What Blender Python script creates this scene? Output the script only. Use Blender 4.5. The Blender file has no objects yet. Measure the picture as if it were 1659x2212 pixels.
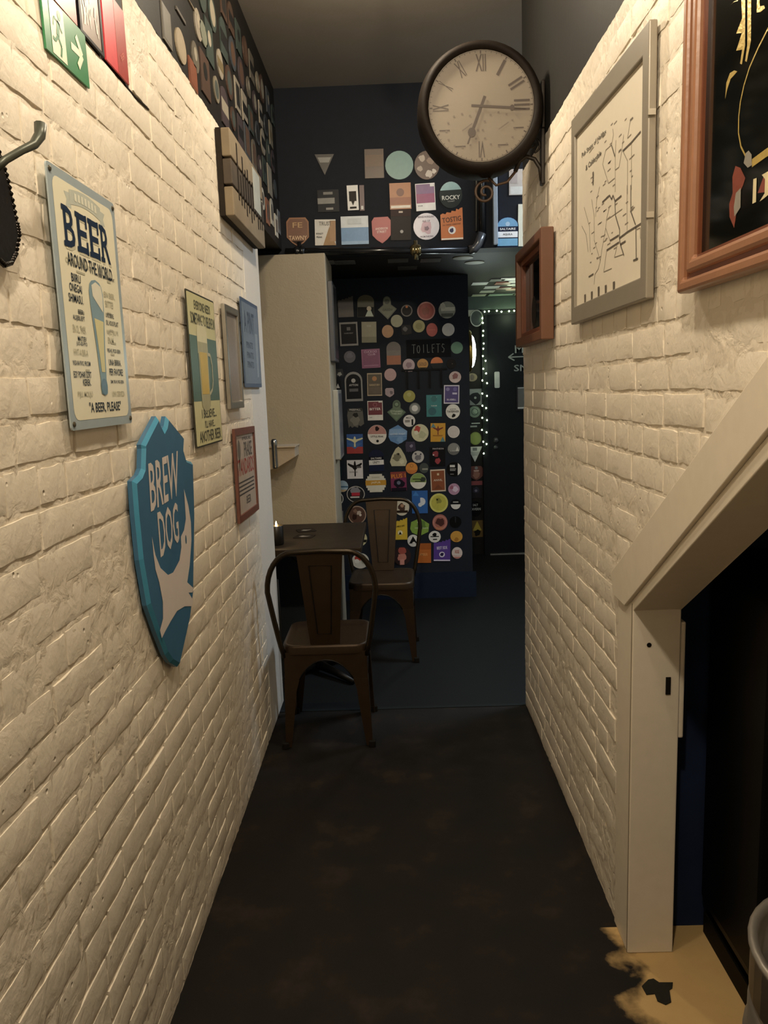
import bpy, bmesh, math, random
from mathutils import Matrix, Vector, noise

scene = bpy.context.scene
COL = scene.collection

# ------------------------------------------------------------------ camera, light, exposure
cam_data = bpy.data.cameras.new('camera')
cam_data.lens = 1680.0 * 36.0 / 2212.0
cam_data.clip_start = 0.02
cam = bpy.data.objects.new('camera', cam_data)
COL.objects.link(cam)
CAM_ROT = Matrix(((0.999328, 0.032303, 0.017347), (0.012049, 0.157521, -0.987442), (-0.034630, 0.986987, 0.157025)))
cam.matrix_world = Matrix.Translation((0, 0, 1.5)) @ CAM_ROT.to_4x4()
scene.camera = cam

world = bpy.data.worlds.new('world')
scene.world = world
world.use_nodes = True
world.node_tree.nodes['Background'].inputs[0].default_value = (0.9, 0.95, 1.0, 1)
world.node_tree.nodes['Background'].inputs[1].default_value = 0.004

vs = scene.view_settings
vs.view_transform = 'Standard'
vs.look = 'None'
vs.gamma = 1.0
vs.use_curve_mapping = False
vs.exposure = 1.52

def point_light(name, loc, watts, col, radius):
    d = bpy.data.lights.new(name, 'POINT')
    d.energy = watts; d.color = col; d.shadow_soft_size = radius
    o = bpy.data.objects.new(name, d); o.location = loc
    COL.objects.link(o)
    return o

LAMP_A = (0.03, 1.46, 2.90)      # bare bulb over the corridor
LAMP_FILL = (-0.02, 0.35, 2.90)      # added fill bulb overhead, just ahead of the camera
LAMP_D = (0.02, 2.84, 2.97)      # the far bulb, close under the ceiling just above the frame
LAMP_C = (1.75, 4.05, 2.90)      # panel in the side room
point_light('light_corridor', (LAMP_A[0], LAMP_A[1], LAMP_A[2] - 0.10), 9.5, (1.0, 0.86, 0.66), 0.045)
point_light('light_far', (LAMP_D[0], LAMP_D[1], LAMP_D[2] - 0.07), 11.5, (1.0, 0.86, 0.66), 0.04)
point_light('light_near_fill', (LAMP_FILL[0], LAMP_FILL[1], LAMP_FILL[2] - 0.10), 24.0, (1.0, 0.86, 0.66), 0.045)
ad = bpy.data.lights.new('light_side_room', 'AREA')
ad.shape = 'RECTANGLE'; ad.size = 0.6; ad.size_y = 0.6; ad.energy = 13.5; ad.color = (0.72, 0.86, 1.0)
ao = bpy.data.objects.new('light_side_room', ad); ao.location = (LAMP_C[0], LAMP_C[1], LAMP_C[2] + 0.15)
COL.objects.link(ao)

# ------------------------------------------------------------------ helpers
def srgb(h):
    h = h.lstrip('#')
    out = []
    for i in (0, 2, 4):
        c = int(h[i:i+2], 16) / 255.0
        out.append(c / 12.92 if c <= 0.04045 else ((c + 0.055) / 1.055) ** 2.4)
    return tuple(out) + (1.0,)

MATS = {}
def mat(hexcol, rough=0.5, metal=0.0, var=0.12, scale=30.0, bump=0.0, bscale=60.0, emit=0.0, alpha_glass=False):
    """Procedural paint: a colour broken up by noise, with optional fine relief."""
    key = (hexcol, rough, metal, var, scale, bump, bscale, emit, alpha_glass)
    if key in MATS: return MATS[key]
    m = bpy.data.materials.new('paint_' + hexcol)
    m.use_nodes = True
    nt = m.node_tree; N = nt.nodes; L = nt.links
    b = N['Principled BSDF']
    b.inputs['Roughness'].default_value = rough
    b.inputs['Metallic'].default_value = metal
    c = srgb(hexcol)
    if metal == 0 and rough >= 0.4 and max(c[:3]) < 0.06: b.inputs['Specular IOR Level'].default_value = 0.12
    tc = N.new('ShaderNodeTexCoord')
    nz = N.new('ShaderNodeTexNoise'); nz.inputs['Scale'].default_value = scale; nz.inputs['Detail'].default_value = 4
    L.new(tc.outputs['Object'], nz.inputs['Vector'])
    mx = N.new('ShaderNodeMix'); mx.data_type = 'RGBA'
    L.new(nz.outputs['Fac'], mx.inputs['Factor'])
    mx.inputs['A'].default_value = tuple(v * (1 - var) for v in c[:3]) + (1,)
    mx.inputs['B'].default_value = tuple(min(1, v * (1 + var)) for v in c[:3]) + (1,)
    L.new(mx.outputs['Result'], b.inputs['Base Color'])
    if bump > 0:
        n2 = N.new('ShaderNodeTexNoise'); n2.inputs['Scale'].default_value = bscale; n2.inputs['Detail'].default_value = 6
        L.new(tc.outputs['Object'], n2.inputs['Vector'])
        bp = N.new('ShaderNodeBump'); bp.inputs['Strength'].default_value = bump; bp.inputs['Distance'].default_value = 0.004
        L.new(n2.outputs['Fac'], bp.inputs['Height']); L.new(bp.outputs['Normal'], b.inputs['Normal'])
    if emit > 0:
        b.inputs['Emission Color'].default_value = c
        b.inputs['Emission Strength'].default_value = emit
    if alpha_glass:
        b.inputs['Transmission Weight'].default_value = 1.0
        b.inputs['IOR'].default_value = 1.45
    MATS[key] = m
    return m

def wall_paint(name, hexcol, rough, pits=1.0, coarse=0.6):
    """Thick old paint over brick: fine grain, coarse lumps and small pits (relief only)."""
    m = bpy.data.materials.new(name); m.use_nodes = True
    nt = m.node_tree; N = nt.nodes; L = nt.links
    b = N['Principled BSDF']; b.inputs['Roughness'].default_value = rough
    geo = N.new('ShaderNodeNewGeometry')
    n0 = N.new('ShaderNodeTexNoise'); n0.inputs['Scale'].default_value = 3.0; n0.inputs['Detail'].default_value = 5
    L.new(geo.outputs['Position'], n0.inputs['Vector'])
    c = srgb(hexcol)
    mx = N.new('ShaderNodeMix'); mx.data_type = 'RGBA'
    mx.inputs['A'].default_value = tuple(v * 0.90 for v in c[:3]) + (1,)
    mx.inputs['B'].default_value = tuple(min(1, v * 1.06) for v in c[:3]) + (1,)
    L.new(n0.outputs['Fac'], mx.inputs['Factor']); L.new(mx.outputs['Result'], b.inputs['Base Color'])
    n1 = N.new('ShaderNodeTexNoise'); n1.inputs['Scale'].default_value = 22.0; n1.inputs['Detail'].default_value = 5; n1.inputs['Distortion'].default_value = 0.8
    n2 = N.new('ShaderNodeTexNoise'); n2.inputs['Scale'].default_value = 110.0; n2.inputs['Detail'].default_value = 4
    v = N.new('ShaderNodeTexVoronoi'); v.inputs['Scale'].default_value = 34.0
    for n in (n1, n2, v): L.new(geo.outputs['Position'], n.inputs['Vector'])
    mr = N.new('ShaderNodeMapRange'); mr.inputs['From Min'].default_value = 0.0; mr.inputs['From Max'].default_value = 0.16
    L.new(v.outputs['Distance'], mr.inputs['Value'])
    n3 = N.new('ShaderNodeTexNoise'); n3.inputs['Scale'].default_value = 9.0
    L.new(geo.outputs['Position'], n3.inputs['Vector'])
    gt = N.new('ShaderNodeMath'); gt.operation = 'GREATER_THAN'; gt.inputs[1].default_value = 0.60
    L.new(n3.outputs['Fac'], gt.inputs[0])
    one = N.new('ShaderNodeMath'); one.operation = 'SUBTRACT'; one.inputs[0].default_value = 1.0
    L.new(mr.outputs['Result'], one.inputs[1])
    pit = N.new('ShaderNodeMath'); pit.operation = 'MULTIPLY'
    L.new(one.outputs[0], pit.inputs[0]); L.new(gt.outputs[0], pit.inputs[1])
    a = N.new('ShaderNodeMath'); a.operation = 'MULTIPLY_ADD'; a.inputs[1].default_value = coarse
    L.new(n1.outputs['Fac'], a.inputs[0])
    k = N.new('ShaderNodeMath'); k.operation = 'MULTIPLY'; k.inputs[1].default_value = 0.16
    L.new(n2.outputs['Fac'], k.inputs[0]); L.new(k.outputs[0], a.inputs[2])
    s = N.new('ShaderNodeMath'); s.operation = 'MULTIPLY_ADD'; s.inputs[1].default_value = -0.9 * pits
    L.new(pit.outputs[0], s.inputs[0]); L.new(a.outputs[0], s.inputs[2])
    bp = N.new('ShaderNodeBump'); bp.inputs['Strength'].default_value = 0.75; bp.inputs['Distance'].default_value = 0.006
    L.new(s.outputs[0], bp.inputs['Height']); L.new(bp.outputs['Normal'], b.inputs['Normal'])
    return m

STUFF_PARTS = ('thin_route_lines','main_route_lines','numerals','minute_track','sub_dials','sketch_strokes','bead_edging','pint_symbols','red_symbols','screw_heads','title_shadow','mortar')
class MB:
    """Collects shapes; build() links them as ONE mesh object."""
    def __init__(self): self.v = []; self.f = []
    def add(self, verts, faces):
        o = len(self.v); self.v += [tuple(p) for p in verts]; self.f += [tuple(i + o for i in fc) for fc in faces]
        return self
    def prism(self, pts, z0, z1):
        if area(pts) < 0: pts = pts[::-1]
        n = len(pts)
        vv = [(x, y, z0) for x, y in pts] + [(x, y, z1) for x, y in pts]
        ff = [tuple(range(n, 2 * n)), tuple(range(n - 1, -1, -1))] + [(i, (i + 1) % n, n + (i + 1) % n, n + i) for i in range(n)]
        return self.add(vv, ff)
    def sheet(self, pts, z):
        if area(pts) < 0: pts = pts[::-1]
        return self.add([(x, y, z) for x, y in pts], [tuple(range(len(pts)))])
    def box(self, lo, hi):
        x0, y0, z0 = lo; x1, y1, z1 = hi
        return self.add([(x0,y0,z0),(x1,y0,z0),(x1,y1,z0),(x0,y1,z0),(x0,y0,z1),(x1,y0,z1),(x1,y1,z1),(x0,y1,z1)],
                        [(0,3,2,1),(4,5,6,7),(0,1,5,4),(1,2,6,5),(2,3,7,6),(3,0,4,7)])
    def ring(self, outer, inner, z0, z1):
        """Closed band between two loops of equal length."""
        n = len(outer)
        vv = [(x,y,z0) for x,y in outer] + [(x,y,z1) for x,y in outer] + [(x,y,z1) for x,y in inner] + [(x,y,z0) for x,y in inner]
        ff = []
        for i in range(n):
            j = (i + 1) % n
            for a in range(3): ff.append((a*n+i, a*n+j, (a+1)*n+j, (a+1)*n+i))
            ff.append((3*n+i, 3*n+j, j, i))
        return self.add(vv, ff)
    def tube(self, path, r, n=8, closed=False):
        pts = [Vector(p) for p in path]; m = len(pts); rr = r if isinstance(r, (list, tuple)) else [r] * m
        rings = []; prev = None
        for i, p in enumerate(pts):
            if closed: t = pts[(i+1) % m] - pts[i-1]
            else: t = pts[min(i+1, m-1)] - pts[max(i-1, 0)]
            t.normalize()
            ref = prev if prev is not None else (Vector((0,0,1)) if abs(t.z) < 0.9 else Vector((1,0,0)))
            a = (ref - t * ref.dot(t)); a.normalize(); prev = a
            b = t.cross(a)
            rings.append([p + (a * math.cos(2*math.pi*k/n) + b * math.sin(2*math.pi*k/n)) * rr[i] for k in range(n)])
        vv = [q for rg in rings for q in rg]; ff = []
        for i in range(m if closed else m - 1):
            j = (i + 1) % m
            for k in range(n):
                l = (k + 1) % n
                ff.append((i*n+k, i*n+l, j*n+l, j*n+k))
        if not closed:
            ff.append(tuple(range(n-1, -1, -1))); ff.append(tuple((m-1)*n + k for k in range(n)))
        return self.add(vv, ff)
    def lathe(self, prof, n=32, c=(0,0,0)):
        vv = []; ff = []
        for r, z in prof:
            for k in range(n):
                a = 2*math.pi*k/n
                vv.append((c[0] + r*math.cos(a), c[1] + r*math.sin(a), c[2] + z))
        for i in range(len(prof) - 1):
            for k in range(n):
                l = (k+1) % n
                ff.append((i*n+k, i*n+l, (i+1)*n+l, (i+1)*n+k))
        ff.append(tuple(range(n-1, -1, -1))); ff.append(tuple((len(prof)-1)*n + k for k in range(n)))
        return self.add(vv, ff)
    def text(self, s, cu, cv, w, h, z, rot=0.0, skew=0.0):
        vv, ff = glyphs(s)
        if not vv: return self
        ca, sa = math.cos(rot), math.sin(rot)
        out = []
        for x, y in vv:
            px, py = x * w + skew * y * w, y * h
            out.append((cu + px*ca - py*sa, cv + px*sa + py*ca, z))
        return self.add(out, ff)
    def line(self, pts, w, z):
        for (x0,y0),(x1,y1) in zip(pts[:-1], pts[1:]):
            d = math.hypot(x1-x0, y1-y0) or 1e-6
            nx, ny = -(y1-y0)/d*w/2, (x1-x0)/d*w/2
            self.sheet([(x0+nx,y0+ny),(x0-nx,y0-ny),(x1-nx,y1-ny),(x1+nx,y1+ny)], z)
        return self
    def mesh(self, name):
        me = bpy.data.meshes.new(name); me.from_pydata(self.v, [], self.f); me.update(); return me
    def build(self, name, material, parent=None, smooth=False, mw=None, fix=False, bevel=0.0):
        me = self.mesh(name)
        if fix:
            bm = bmesh.new(); bm.from_mesh(me); bmesh.ops.recalc_face_normals(bm, faces=bm.faces); bm.to_mesh(me); bm.free()
        me.materials.append(material)
        if smooth:
            for p in me.polygons: p.use_smooth = True
        o = bpy.data.objects.new(name, me); COL.objects.link(o)
        if parent is not None: o.parent = parent
        if parent is not None and ('lettering' in name or name in STUFF_PARTS): o['kind'] = 'stuff'
        if mw is not None: o.matrix_world = mw
        if bevel > 0:
            md = o.modifiers.new('bevel', 'BEVEL'); md.width = bevel; md.segments = 2; md.limit_method = 'ANGLE'
        return o

def area(p): return 0.5 * sum(p[i][0]*p[(i+1) % len(p)][1] - p[(i+1) % len(p)][0]*p[i][1] for i in range(len(p)))
GL = {}
def glyphs(s):
    """Outline of a line of lettering, scaled to a unit box centred on the origin."""
    if s in GL: return GL[s]
    cu = bpy.data.curves.new('lettering', 'FONT'); cu.body = s; cu.resolution_u = 2; cu.fill_mode = 'FRONT'; cu.offset = 0.012
    ob = bpy.data.objects.new('lettering', cu)
    me = bpy.data.meshes.new_from_object(ob)
    vv = [(v.co.x, v.co.y) for v in me.vertices]; ff = [tuple(p.vertices) for p in me.polygons]
    bpy.data.objects.remove(ob); bpy.data.meshes.remove(me); bpy.data.curves.remove(cu)
    if vv:
        x0 = min(v[0] for v in vv); x1 = max(v[0] for v in vv); y0 = min(v[1] for v in vv); y1 = max(v[1] for v in vv)
        vv = [((x-(x0+x1)/2)/max(1e-6, x1-x0), (y-(y0+y1)/2)/max(1e-6, y1-y0)) for x, y in vv]
    GL[s] = (vv, ff)
    return GL[s]

def tag(o, label=None, cat=None, group=None, kind=None):
    if label: o['label'] = label
    if cat: o['category'] = cat
    if group: o['group'] = group
    if kind: o['kind'] = kind
    return o
def struct(o): o['kind'] = 'structure'; return o
def empty(name, mw):
    o = bpy.data.objects.new(name, None); o.empty_display_size = 0.05; COL.objects.link(o); o.matrix_world = mw; return o
def copy_tree(o, parent=None):
    c = o.copy(); COL.objects.link(c); c.parent = parent
    for ch in [x for x in TREE.get(o.name, [])]: copy_tree(ch, c)
    return c
TREE = {}

def frame(u, v, n, loc):
    m = Matrix.Identity(4)
    for i in range(3): m[i][0] = u[i]; m[i][1] = v[i]; m[i][2] = n[i]; m[i][3] = loc[i]
    return m
XL, XR = -0.587, 0.575
def on_left(y, z, off=0.004):  return frame((0,1,0), (0,0,1), (1,0,0), (XL + off, y, z))
def on_right(y, z, off=0.004): return frame((0,-1,0), (0,0,1), (-1,0,0), (XR - off, y, z))
def on_front(x, z, y, off=0.0, rot=0.0):
    m = frame((1,0,0), (0,0,1), (0,-1,0), (x, y - off, z))
    return m @ Matrix.Rotation(rot, 4, 'Z') if rot else m
def on_ceiling(x, y, z): return frame((1,0,0), (0,-1,0), (0,0,-1), (x, y, z))

def rect(w, h, cx=0, cy=0): return [(cx-w/2,cy-h/2),(cx+w/2,cy-h/2),(cx+w/2,cy+h/2),(cx-w/2,cy+h/2)]
def ell(rx, ry, cx=0, cy=0, n=28): return [(cx+rx*math.cos(2*math.pi*k/n), cy+ry*math.sin(2*math.pi*k/n)) for k in range(n)]
def rrect(w, h, r, cx=0, cy=0, n=4):
    out = []
    for sx, sy, a0 in ((1,-1,-90),(1,1,0),(-1,1,90),(-1,-1,180)):
        for k in range(n+1):
            a = math.radians(a0 + 90*k/n); out.append((cx+sx*(w/2-r)+r*math.cos(a), cy+sy*(h/2-r)+r*math.sin(a)))
    return out
def world_prism_x(pts, x0, x1):
    """Prism of a (y, z) outline between two x planes."""
    mb = MB(); p = pts if area(pts) > 0 else pts[::-1]; n = len(p)
    vv = [(x0, y, z) for y, z in p] + [(x1, y, z) for y, z in p]
    mb.add(vv, [tuple(range(n, 2*n)), tuple(range(n-1, -1, -1))] + [(i, (i+1) % n, n+(i+1) % n, n+i) for i in range(n)])
    return mb

# ------------------------------------------------------------------ setting
random.seed(7)
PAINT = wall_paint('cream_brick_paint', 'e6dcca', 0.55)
PLASTER = wall_paint('white_plaster_paint', 'ddd6ca', 0.6, pits=0.25, coarse=0.25)
MORTARP = wall_paint('crumbly_joint_paint', 'e0d5c2', 0.6, pits=1.8, coarse=1.5)
BOARDP = mat('ddd2bf', 0.5, var=0.06, bump=0.15, bscale=14)
DARK = mat('211f1d', 0.55, var=0.2, bump=0.1)
NAVY = mat('22272f', 0.55, var=0.15, bump=0.1)
CEIL = mat('857d72', 0.75, var=0.1, scale=6, bump=0.1)

def floor_material():
    m = bpy.data.materials.new('worn_floor_paint'); m.use_nodes = True
    nt = m.node_tree; N = nt.nodes; L = nt.links; b = N['Principled BSDF']
    geo = N.new('ShaderNodeNewGeometry')
    sep = N.new('ShaderNodeSeparateXYZ'); L.new(geo.outputs['Position'], sep.inputs[0])
    n1 = N.new('ShaderNodeTexNoise'); n1.inputs['Scale'].default_value = 5.5; n1.inputs['Detail'].default_value = 8; n1.inputs['Roughness'].default_value = 0.65
    L.new(geo.outputs['Position'], n1.inputs['Vector'])
    ramp = N.new('ShaderNodeValToRGB'); L.new(n1.outputs['Fac'], ramp.inputs[0])
    e = ramp.color_ramp.elements
    e[0].position = 0.38; e[0].color = srgb('0b0806'); e[1].position = 0.55; e[1].color = srgb('150f0a')
    x = e.new(0.70); x.color = srgb('2a221a')
    # cooler paint beyond the threshold
    rear = N.new('ShaderNodeMath'); rear.operation = 'GREATER_THAN'; rear.inputs[1].default_value = 3.49
    L.new(sep.outputs['Y'], rear.inputs[0])
    m1 = N.new('ShaderNodeMix'); m1.data_type = 'RGBA'; m1.inputs['B'].default_value = srgb('08090a')
    L.new(rear.outputs[0], m1.inputs['Factor']); L.new(ramp.outputs['Color'], m1.inputs['A'])
    # bare boards under the stair, where the dark paint stops in a ragged edge
    nz = N.new('ShaderNodeTexNoise'); nz.inputs['Scale'].default_value = 11; nz.inputs['Detail'].default_value = 6
    L.new(geo.outputs['Position'], nz.inputs['Vector'])
    ad = N.new('ShaderNodeMath'); ad.operation = 'MULTIPLY_ADD'; ad.inputs[1].default_value = 0.26
    L.new(nz.outputs['Fac'], ad.inputs[0]); L.new(sep.outputs['X'], ad.inputs[2])
    ed = N.new('ShaderNodeMapRange'); ed.inputs['From Min'].default_value = 0.66; ed.inputs['From Max'].default_value = 0.72
    L.new(ad.outputs[0], ed.inputs['Value'])
    lt = N.new('ShaderNodeMath'); lt.operation = 'LESS_THAN'; lt.inputs[1].default_value = 1.96
    L.new(sep.outputs['Y'], lt.inputs[0])
    mu = N.new('ShaderNodeMath'); mu.operation = 'MULTIPLY'; L.new(ed.outputs['Result'], mu.inputs[0]); L.new(lt.outputs[0], mu.inputs[1])
    tan = N.new('ShaderNodeMix'); tan.data_type = 'RGBA'; tan.inputs['A'].default_value = srgb('a88a5c'); tan.inputs['B'].default_value = srgb('c9a972')
    L.new(n1.outputs['Fac'], tan.inputs['Factor'])
    m2 = N.new('ShaderNodeMix'); m2.data_type = 'RGBA'
    L.new(mu.outputs[0], m2.inputs['Factor']); L.new(m1.outputs['Result'], m2.inputs['A']); L.new(tan.outputs['Result'], m2.inputs['B'])
    L.new(m2.outputs['Result'], b.inputs['Base Color'])
    b.inputs['Roughness'].default_value = 0.72; b.inputs['Specular IOR Level'].default_value = 0.3
    bp = N.new('ShaderNodeBump'); bp.inputs['Strength'].default_value = 0.3; bp.inputs['Distance'].default_value = 0.004
    L.new(n1.outputs['Fac'], bp.inputs['Height']); L.new(bp.outputs['Normal'], b.inputs['Normal'])
    return m

struct(MB().box((-1.5,-1.75,-0.1),(3.3,7.1,0)).build('floor', floor_material()))
struct(MB().box((-0.9,-1.75,3.1),(3.3,4.6,3.2)).build('ceiling', CEIL))
struct(MB().box((-1.4,4.6,2.24),(3.3,7.1,2.34)).build('ceiling_rear', DARK))
WHITE_L = [(-1.6,0),(3.62,0),(3.62,2.27),(3.45,2.44),(1.92,2.44),(1.92,2.2),(-1.6,2.2)]
wl = struct(world_prism_x(WHITE_L, -0.75, -0.594).build('wall_left', PAINT))
struct(world_prism_x([(-1.6,2.2),(1.92,2.2),(1.92,2.44),(3.45,2.44),(3.62,2.27),(4.45,2.27),(4.45,3.1),(-1.6,3.1)], -0.75, -0.590).build('wall_left_upper', DARK))
def z_upper(y): return 0.992 + 0.641 * (2.034 - y)
def z_lower(y): return 0.937 + 0.660 * (1.861 - y)
wr = struct(world_prism_x([(3.5,0),(3.5,2.39),(-0.34,2.39),(1.861,0.937),(1.861,0)], 0.582, 0.69).build('wall_right', PAINT))
struct(MB().box((0.579,-1.6,2.39),(0.69,3.5,3.1)).build('wall_right_upper', mat('2b2a28', 0.6, var=0.15, bump=0.1)))
struct(MB().box((0.69,3.38,0),(3.3,3.5,3.1)).build('wall_side_room', PLASTER))
struct(MB().box((3.2,3.5,0),(3.3,7.1,3.1)).build('wall_far_right', PLASTER))
struct(MB().box((-0.75,-1.75,0),(1.7,-1.6,3.1)).build('wall_back', PLASTER))
struct(MB().box((-1.4,4.45,2.24),(3.3,4.6,3.1)).build('wall_header', mat('1d2027', 0.6, var=0.15, bump=0.1)))
struct(MB().box((-1.4,5.45,0),(0.526,7.1,2.24)).build('wall_rear', NAVY))
struct(MB().box((0.526,6.85,0),(3.3,7.1,2.24)).build('wall_door', DARK))
struct(MB().box((-1.4,5.428,0),(0.548,5.4505,0.182)).build('baseboard_rear', mat('1b2433', 0.5)))
struct(MB().box((-1.5,3.5,0),(-1.4,7.1,3.1)).build('wall_alcove', mat('39404a', 0.6)))
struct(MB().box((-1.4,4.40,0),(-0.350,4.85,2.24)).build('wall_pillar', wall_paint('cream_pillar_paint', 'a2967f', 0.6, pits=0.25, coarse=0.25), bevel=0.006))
MB().box((-1.39,4.392,0),(-0.349,4.4005,0.73)).build('lower_panel', mat('33373a', 0.6), bpy.data.objects['wall_pillar'])  # dark grey panel over the lower part of the pillar
# under the stair
struct(MB().box((0.691,1.96,0),(1.6,2.06,2.4)).build('wall_understair', mat('1c2740', 0.7, var=0.45, scale=7, bump=0.3, bscale=18)))
struct(MB().box((1.5,-1.6,0),(1.6,1.96,3.1)).build('wall_stair_side', mat('4a4740', 0.7)))
struct(world_prism_x([(-0.34,2.85),(1.96,1.35),(1.96,1.41),(-0.34,2.91)], 0.692, 1.5).build('ceiling_understair', mat('9c917f', 0.6)))
struct(MB().box((-0.587,3.485,0.0),(0.575,3.510,0.003)).build('trim_1', mat('1f2324', 0.6)))

# stair stringer board and post on the right wall
def along(yo): return (yo, z_upper(yo))
sb = world_prism_x([(2.034,0.992),(-0.25,z_upper(-0.25)),(-0.25,z_lower(-0.25)+0.055),(1.905,z_lower(1.905)+0.03),(2.0,0.94)], 0.563, 0.584)
stringer = struct(sb.build('trim_5', BOARDP, bevel=0.002))
lip = world_prism_x([(1.905,z_lower(1.905)+0.03),(-0.25,z_lower(-0.25)+0.055),(-0.25,z_lower(-0.25)),(1.861,z_lower(1.861))], 0.572, 0.69)
lip.build('lower_lip', BOARDP, stringer, bevel=0.002)
post = struct(MB().box((0.571,1.858,0.0),(0.690,1.985,0.955)).build('trim_6', BOARDP, bevel=0.003))
MB().box((0.6905,1.862,0.60),(0.704,1.90,0.905)).build('hinge_block', BOARDP, post, bevel=0.004)
MB().box((0.655,1.8550,0.72),(0.667,1.8585,0.765)).build('slot', mat('1a1714', 0.6), post)
MB().prism(ell(0.006,0.006,0.612,0.85,10), 0, 0.001).build('screw_hole', mat('14110e', 0.6), post, mw=frame((1,0,0),(0,0,1),(0,-1,0),(0,1.8575,0)))
MB().box((0.5700,1.861,0.0),(0.5715,1.866,0.955)).build('seam', mat('8c806c', 0.6), post)

# ------------------------------------------------------------------ bricks
def make_brick(seed):
    """Unit brick face (1 x 1, proud along +z): irregular outline, rounded arris, lumpy face."""
    r = random.Random(seed); nx, ny = 5, 2
    vv = []; idx = {}
    for j in range(ny + 1):
        for i in range(nx + 1):
            edge = i in (0, nx) or j in (0, ny)
            x = i / nx - 0.5; y = j / ny - 0.5
            if i == 0: x += r.uniform(0.0, 0.02)
            if i == nx: x -= r.uniform(0.0, 0.02)
            if j == 0: y += r.uniform(0.0, 0.06)
            if j == ny: y -= r.uniform(0.0, 0.06)
            z = 1.0 + r.uniform(-0.16, 0.16) - (r.uniform(0.0, 0.22) if edge else 0)
            idx[(i, j)] = len(vv); vv.append((x, y, z))
    ff = [(idx[(i,j)], idx[(i+1,j)], idx[(i+1,j+1)], idx[(i,j+1)]) for i in range(nx) for j in range(ny)]
    loop = [(i,0) for i in range(nx)] + [(nx,j) for j in range(ny)] + [(i,ny) for i in range(nx,0,-1)] + [(0,j) for j in range(ny,0,-1)]
    o = len(vv)
    for k in loop:
        x, y, z = vv[idx[k]]
        vv.append((x * 1.012, y * 1.04, -0.6))
    n = len(loop)
    for k in range(n):
        a, b2 = loop[k], loop[(k+1) % n]
        ff.append((idx[b2], idx[a], o + k, o + (k+1) % n))
    me = bpy.data.meshes.new('brick'); me.from_pydata(vv, [], ff); me.materials.append(PAINT)
    nfr = nx * ny
    for p in me.polygons: p.use_smooth = p.index < nfr
    return me
BRICKS = [make_brick(i) for i in range(18)]
BR_V = [([tuple(v.co) for v in m.vertices], [tuple(p.vertices) for p in m.polygons]) for m in BRICKS]

def in_view(p):
    c = CAM_ROT.transposed() @ (Vector(p) - Vector((0,0,1.5)))
    if c.z > -0.05: return False
    x = 829.5 + 1680*c.x/-c.z; y = 1106 - 1680*c.y/-c.z
    return -40 < x < 1700 and -40 < y < 2260

def lay_bricks(wall, fr, xface, inside, y0, y1, ztop, seed):
    r = random.Random(seed); todo = []; pitch = 0.0733; course = 0; z = 0.004
    while z < ztop:
        head = course % 4 == 2
        ln = 0.112 if head else 0.225
        y = y0 - r.uniform(0, ln) - (0.056 if head else (0.1125 if course % 2 else 0))
        while y < y1:
            a, b2 = y, y + ln
            y += ln * r.uniform(0.985, 1.015)
            a = max(a, y0); b2 = min(b2, y1)
            if b2 - a < 0.05: continue
            if not inside(a, b2, z, z + pitch): continue
            c = ((a + b2) / 2, z + pitch / 2 + 0.004 * noise.noise(Vector((a * 3.1, z * 5.0, seed))))
            p = (xface, c[0], c[1]); d = Vector(p) - Vector((0,0,1.5))
            wgt = abs(d.x) * (b2 - a) / d.length ** 3 if in_view(p) else -d.length
            todo.append((wgt, c, b2 - a - r.uniform(0.003, 0.009), pitch - r.uniform(0.005, 0.011)))
        course += 1; z += pitch
    todo.sort(key=lambda t: -t[0])
    rest = MB()
    for k, (wgt, c, w, h) in enumerate(todo):
        vi = r.randrange(len(BRICKS))
        proud = r.uniform(0.0052, 0.0072)
        m = fr(c[0], c[1], 0.0) @ Matrix.Rotation(r.uniform(-0.012, 0.012), 4, 'Z') @ Matrix.Rotation(r.uniform(-0.006, 0.006), 4, 'Y') @ Matrix.Rotation(r.uniform(-0.015, 0.015), 4, 'X')
        m = m @ Matrix.Translation((0, 0, -0.0065)) @ Matrix.Diagonal((w * (r.choice((-1, 1)) if False else 1), h, proud, 1))
        if k < 300:
            o = bpy.data.objects.new('brick', BRICKS[vi]); COL.objects.link(o); o.parent = wall; o.matrix_world = m
        else:
            vv, ff = BR_V[vi]
            rest.add([tuple(m @ Vector(v)) for v in vv], ff)
    if rest.v:
        tag(rest.build('bricks', PAINT, wall), kind='stuff')

def mortar(wall, fr, inside, y0, y1, ztop, seed):
    mb = MB(); st = 0.0125; ny = int((y1 - y0) / st); nz = int(ztop / st); vid = {}
    def vert(i, j):
        if (i, j) not in vid:
            y = y0 + i * st; z = j * st
            q = Vector((y * 9, z * 9, seed)); q2 = Vector((y * 42, z * 42, seed + 5))
            q3 = Vector((y * 1.7, z * 2.3, seed + 11)); d = -0.0024 + 0.0030 * noise.noise(q3) + 0.0016 * noise.noise(q) + 0.0022 * noise.noise(q2)
            vid[(i, j)] = len(mb.v); mb.v.append(tuple(fr(y, z, d).translation))
        return vid[(i, j)]
    left = fr(0, 0, 0)[1][0] > 0
    for i in range(ny):
        for j in range(nz):
            a = y0 + i * st; z = j * st
            if inside(a, a + st, z, z + st):
                q = (vert(i,j), vert(i+1,j), vert(i+1,j+1), vert(i,j+1))
                mb.f.append(q if left else q[::-1])
    mb.build('mortar', MORTARP, wall, smooth=True)

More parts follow.
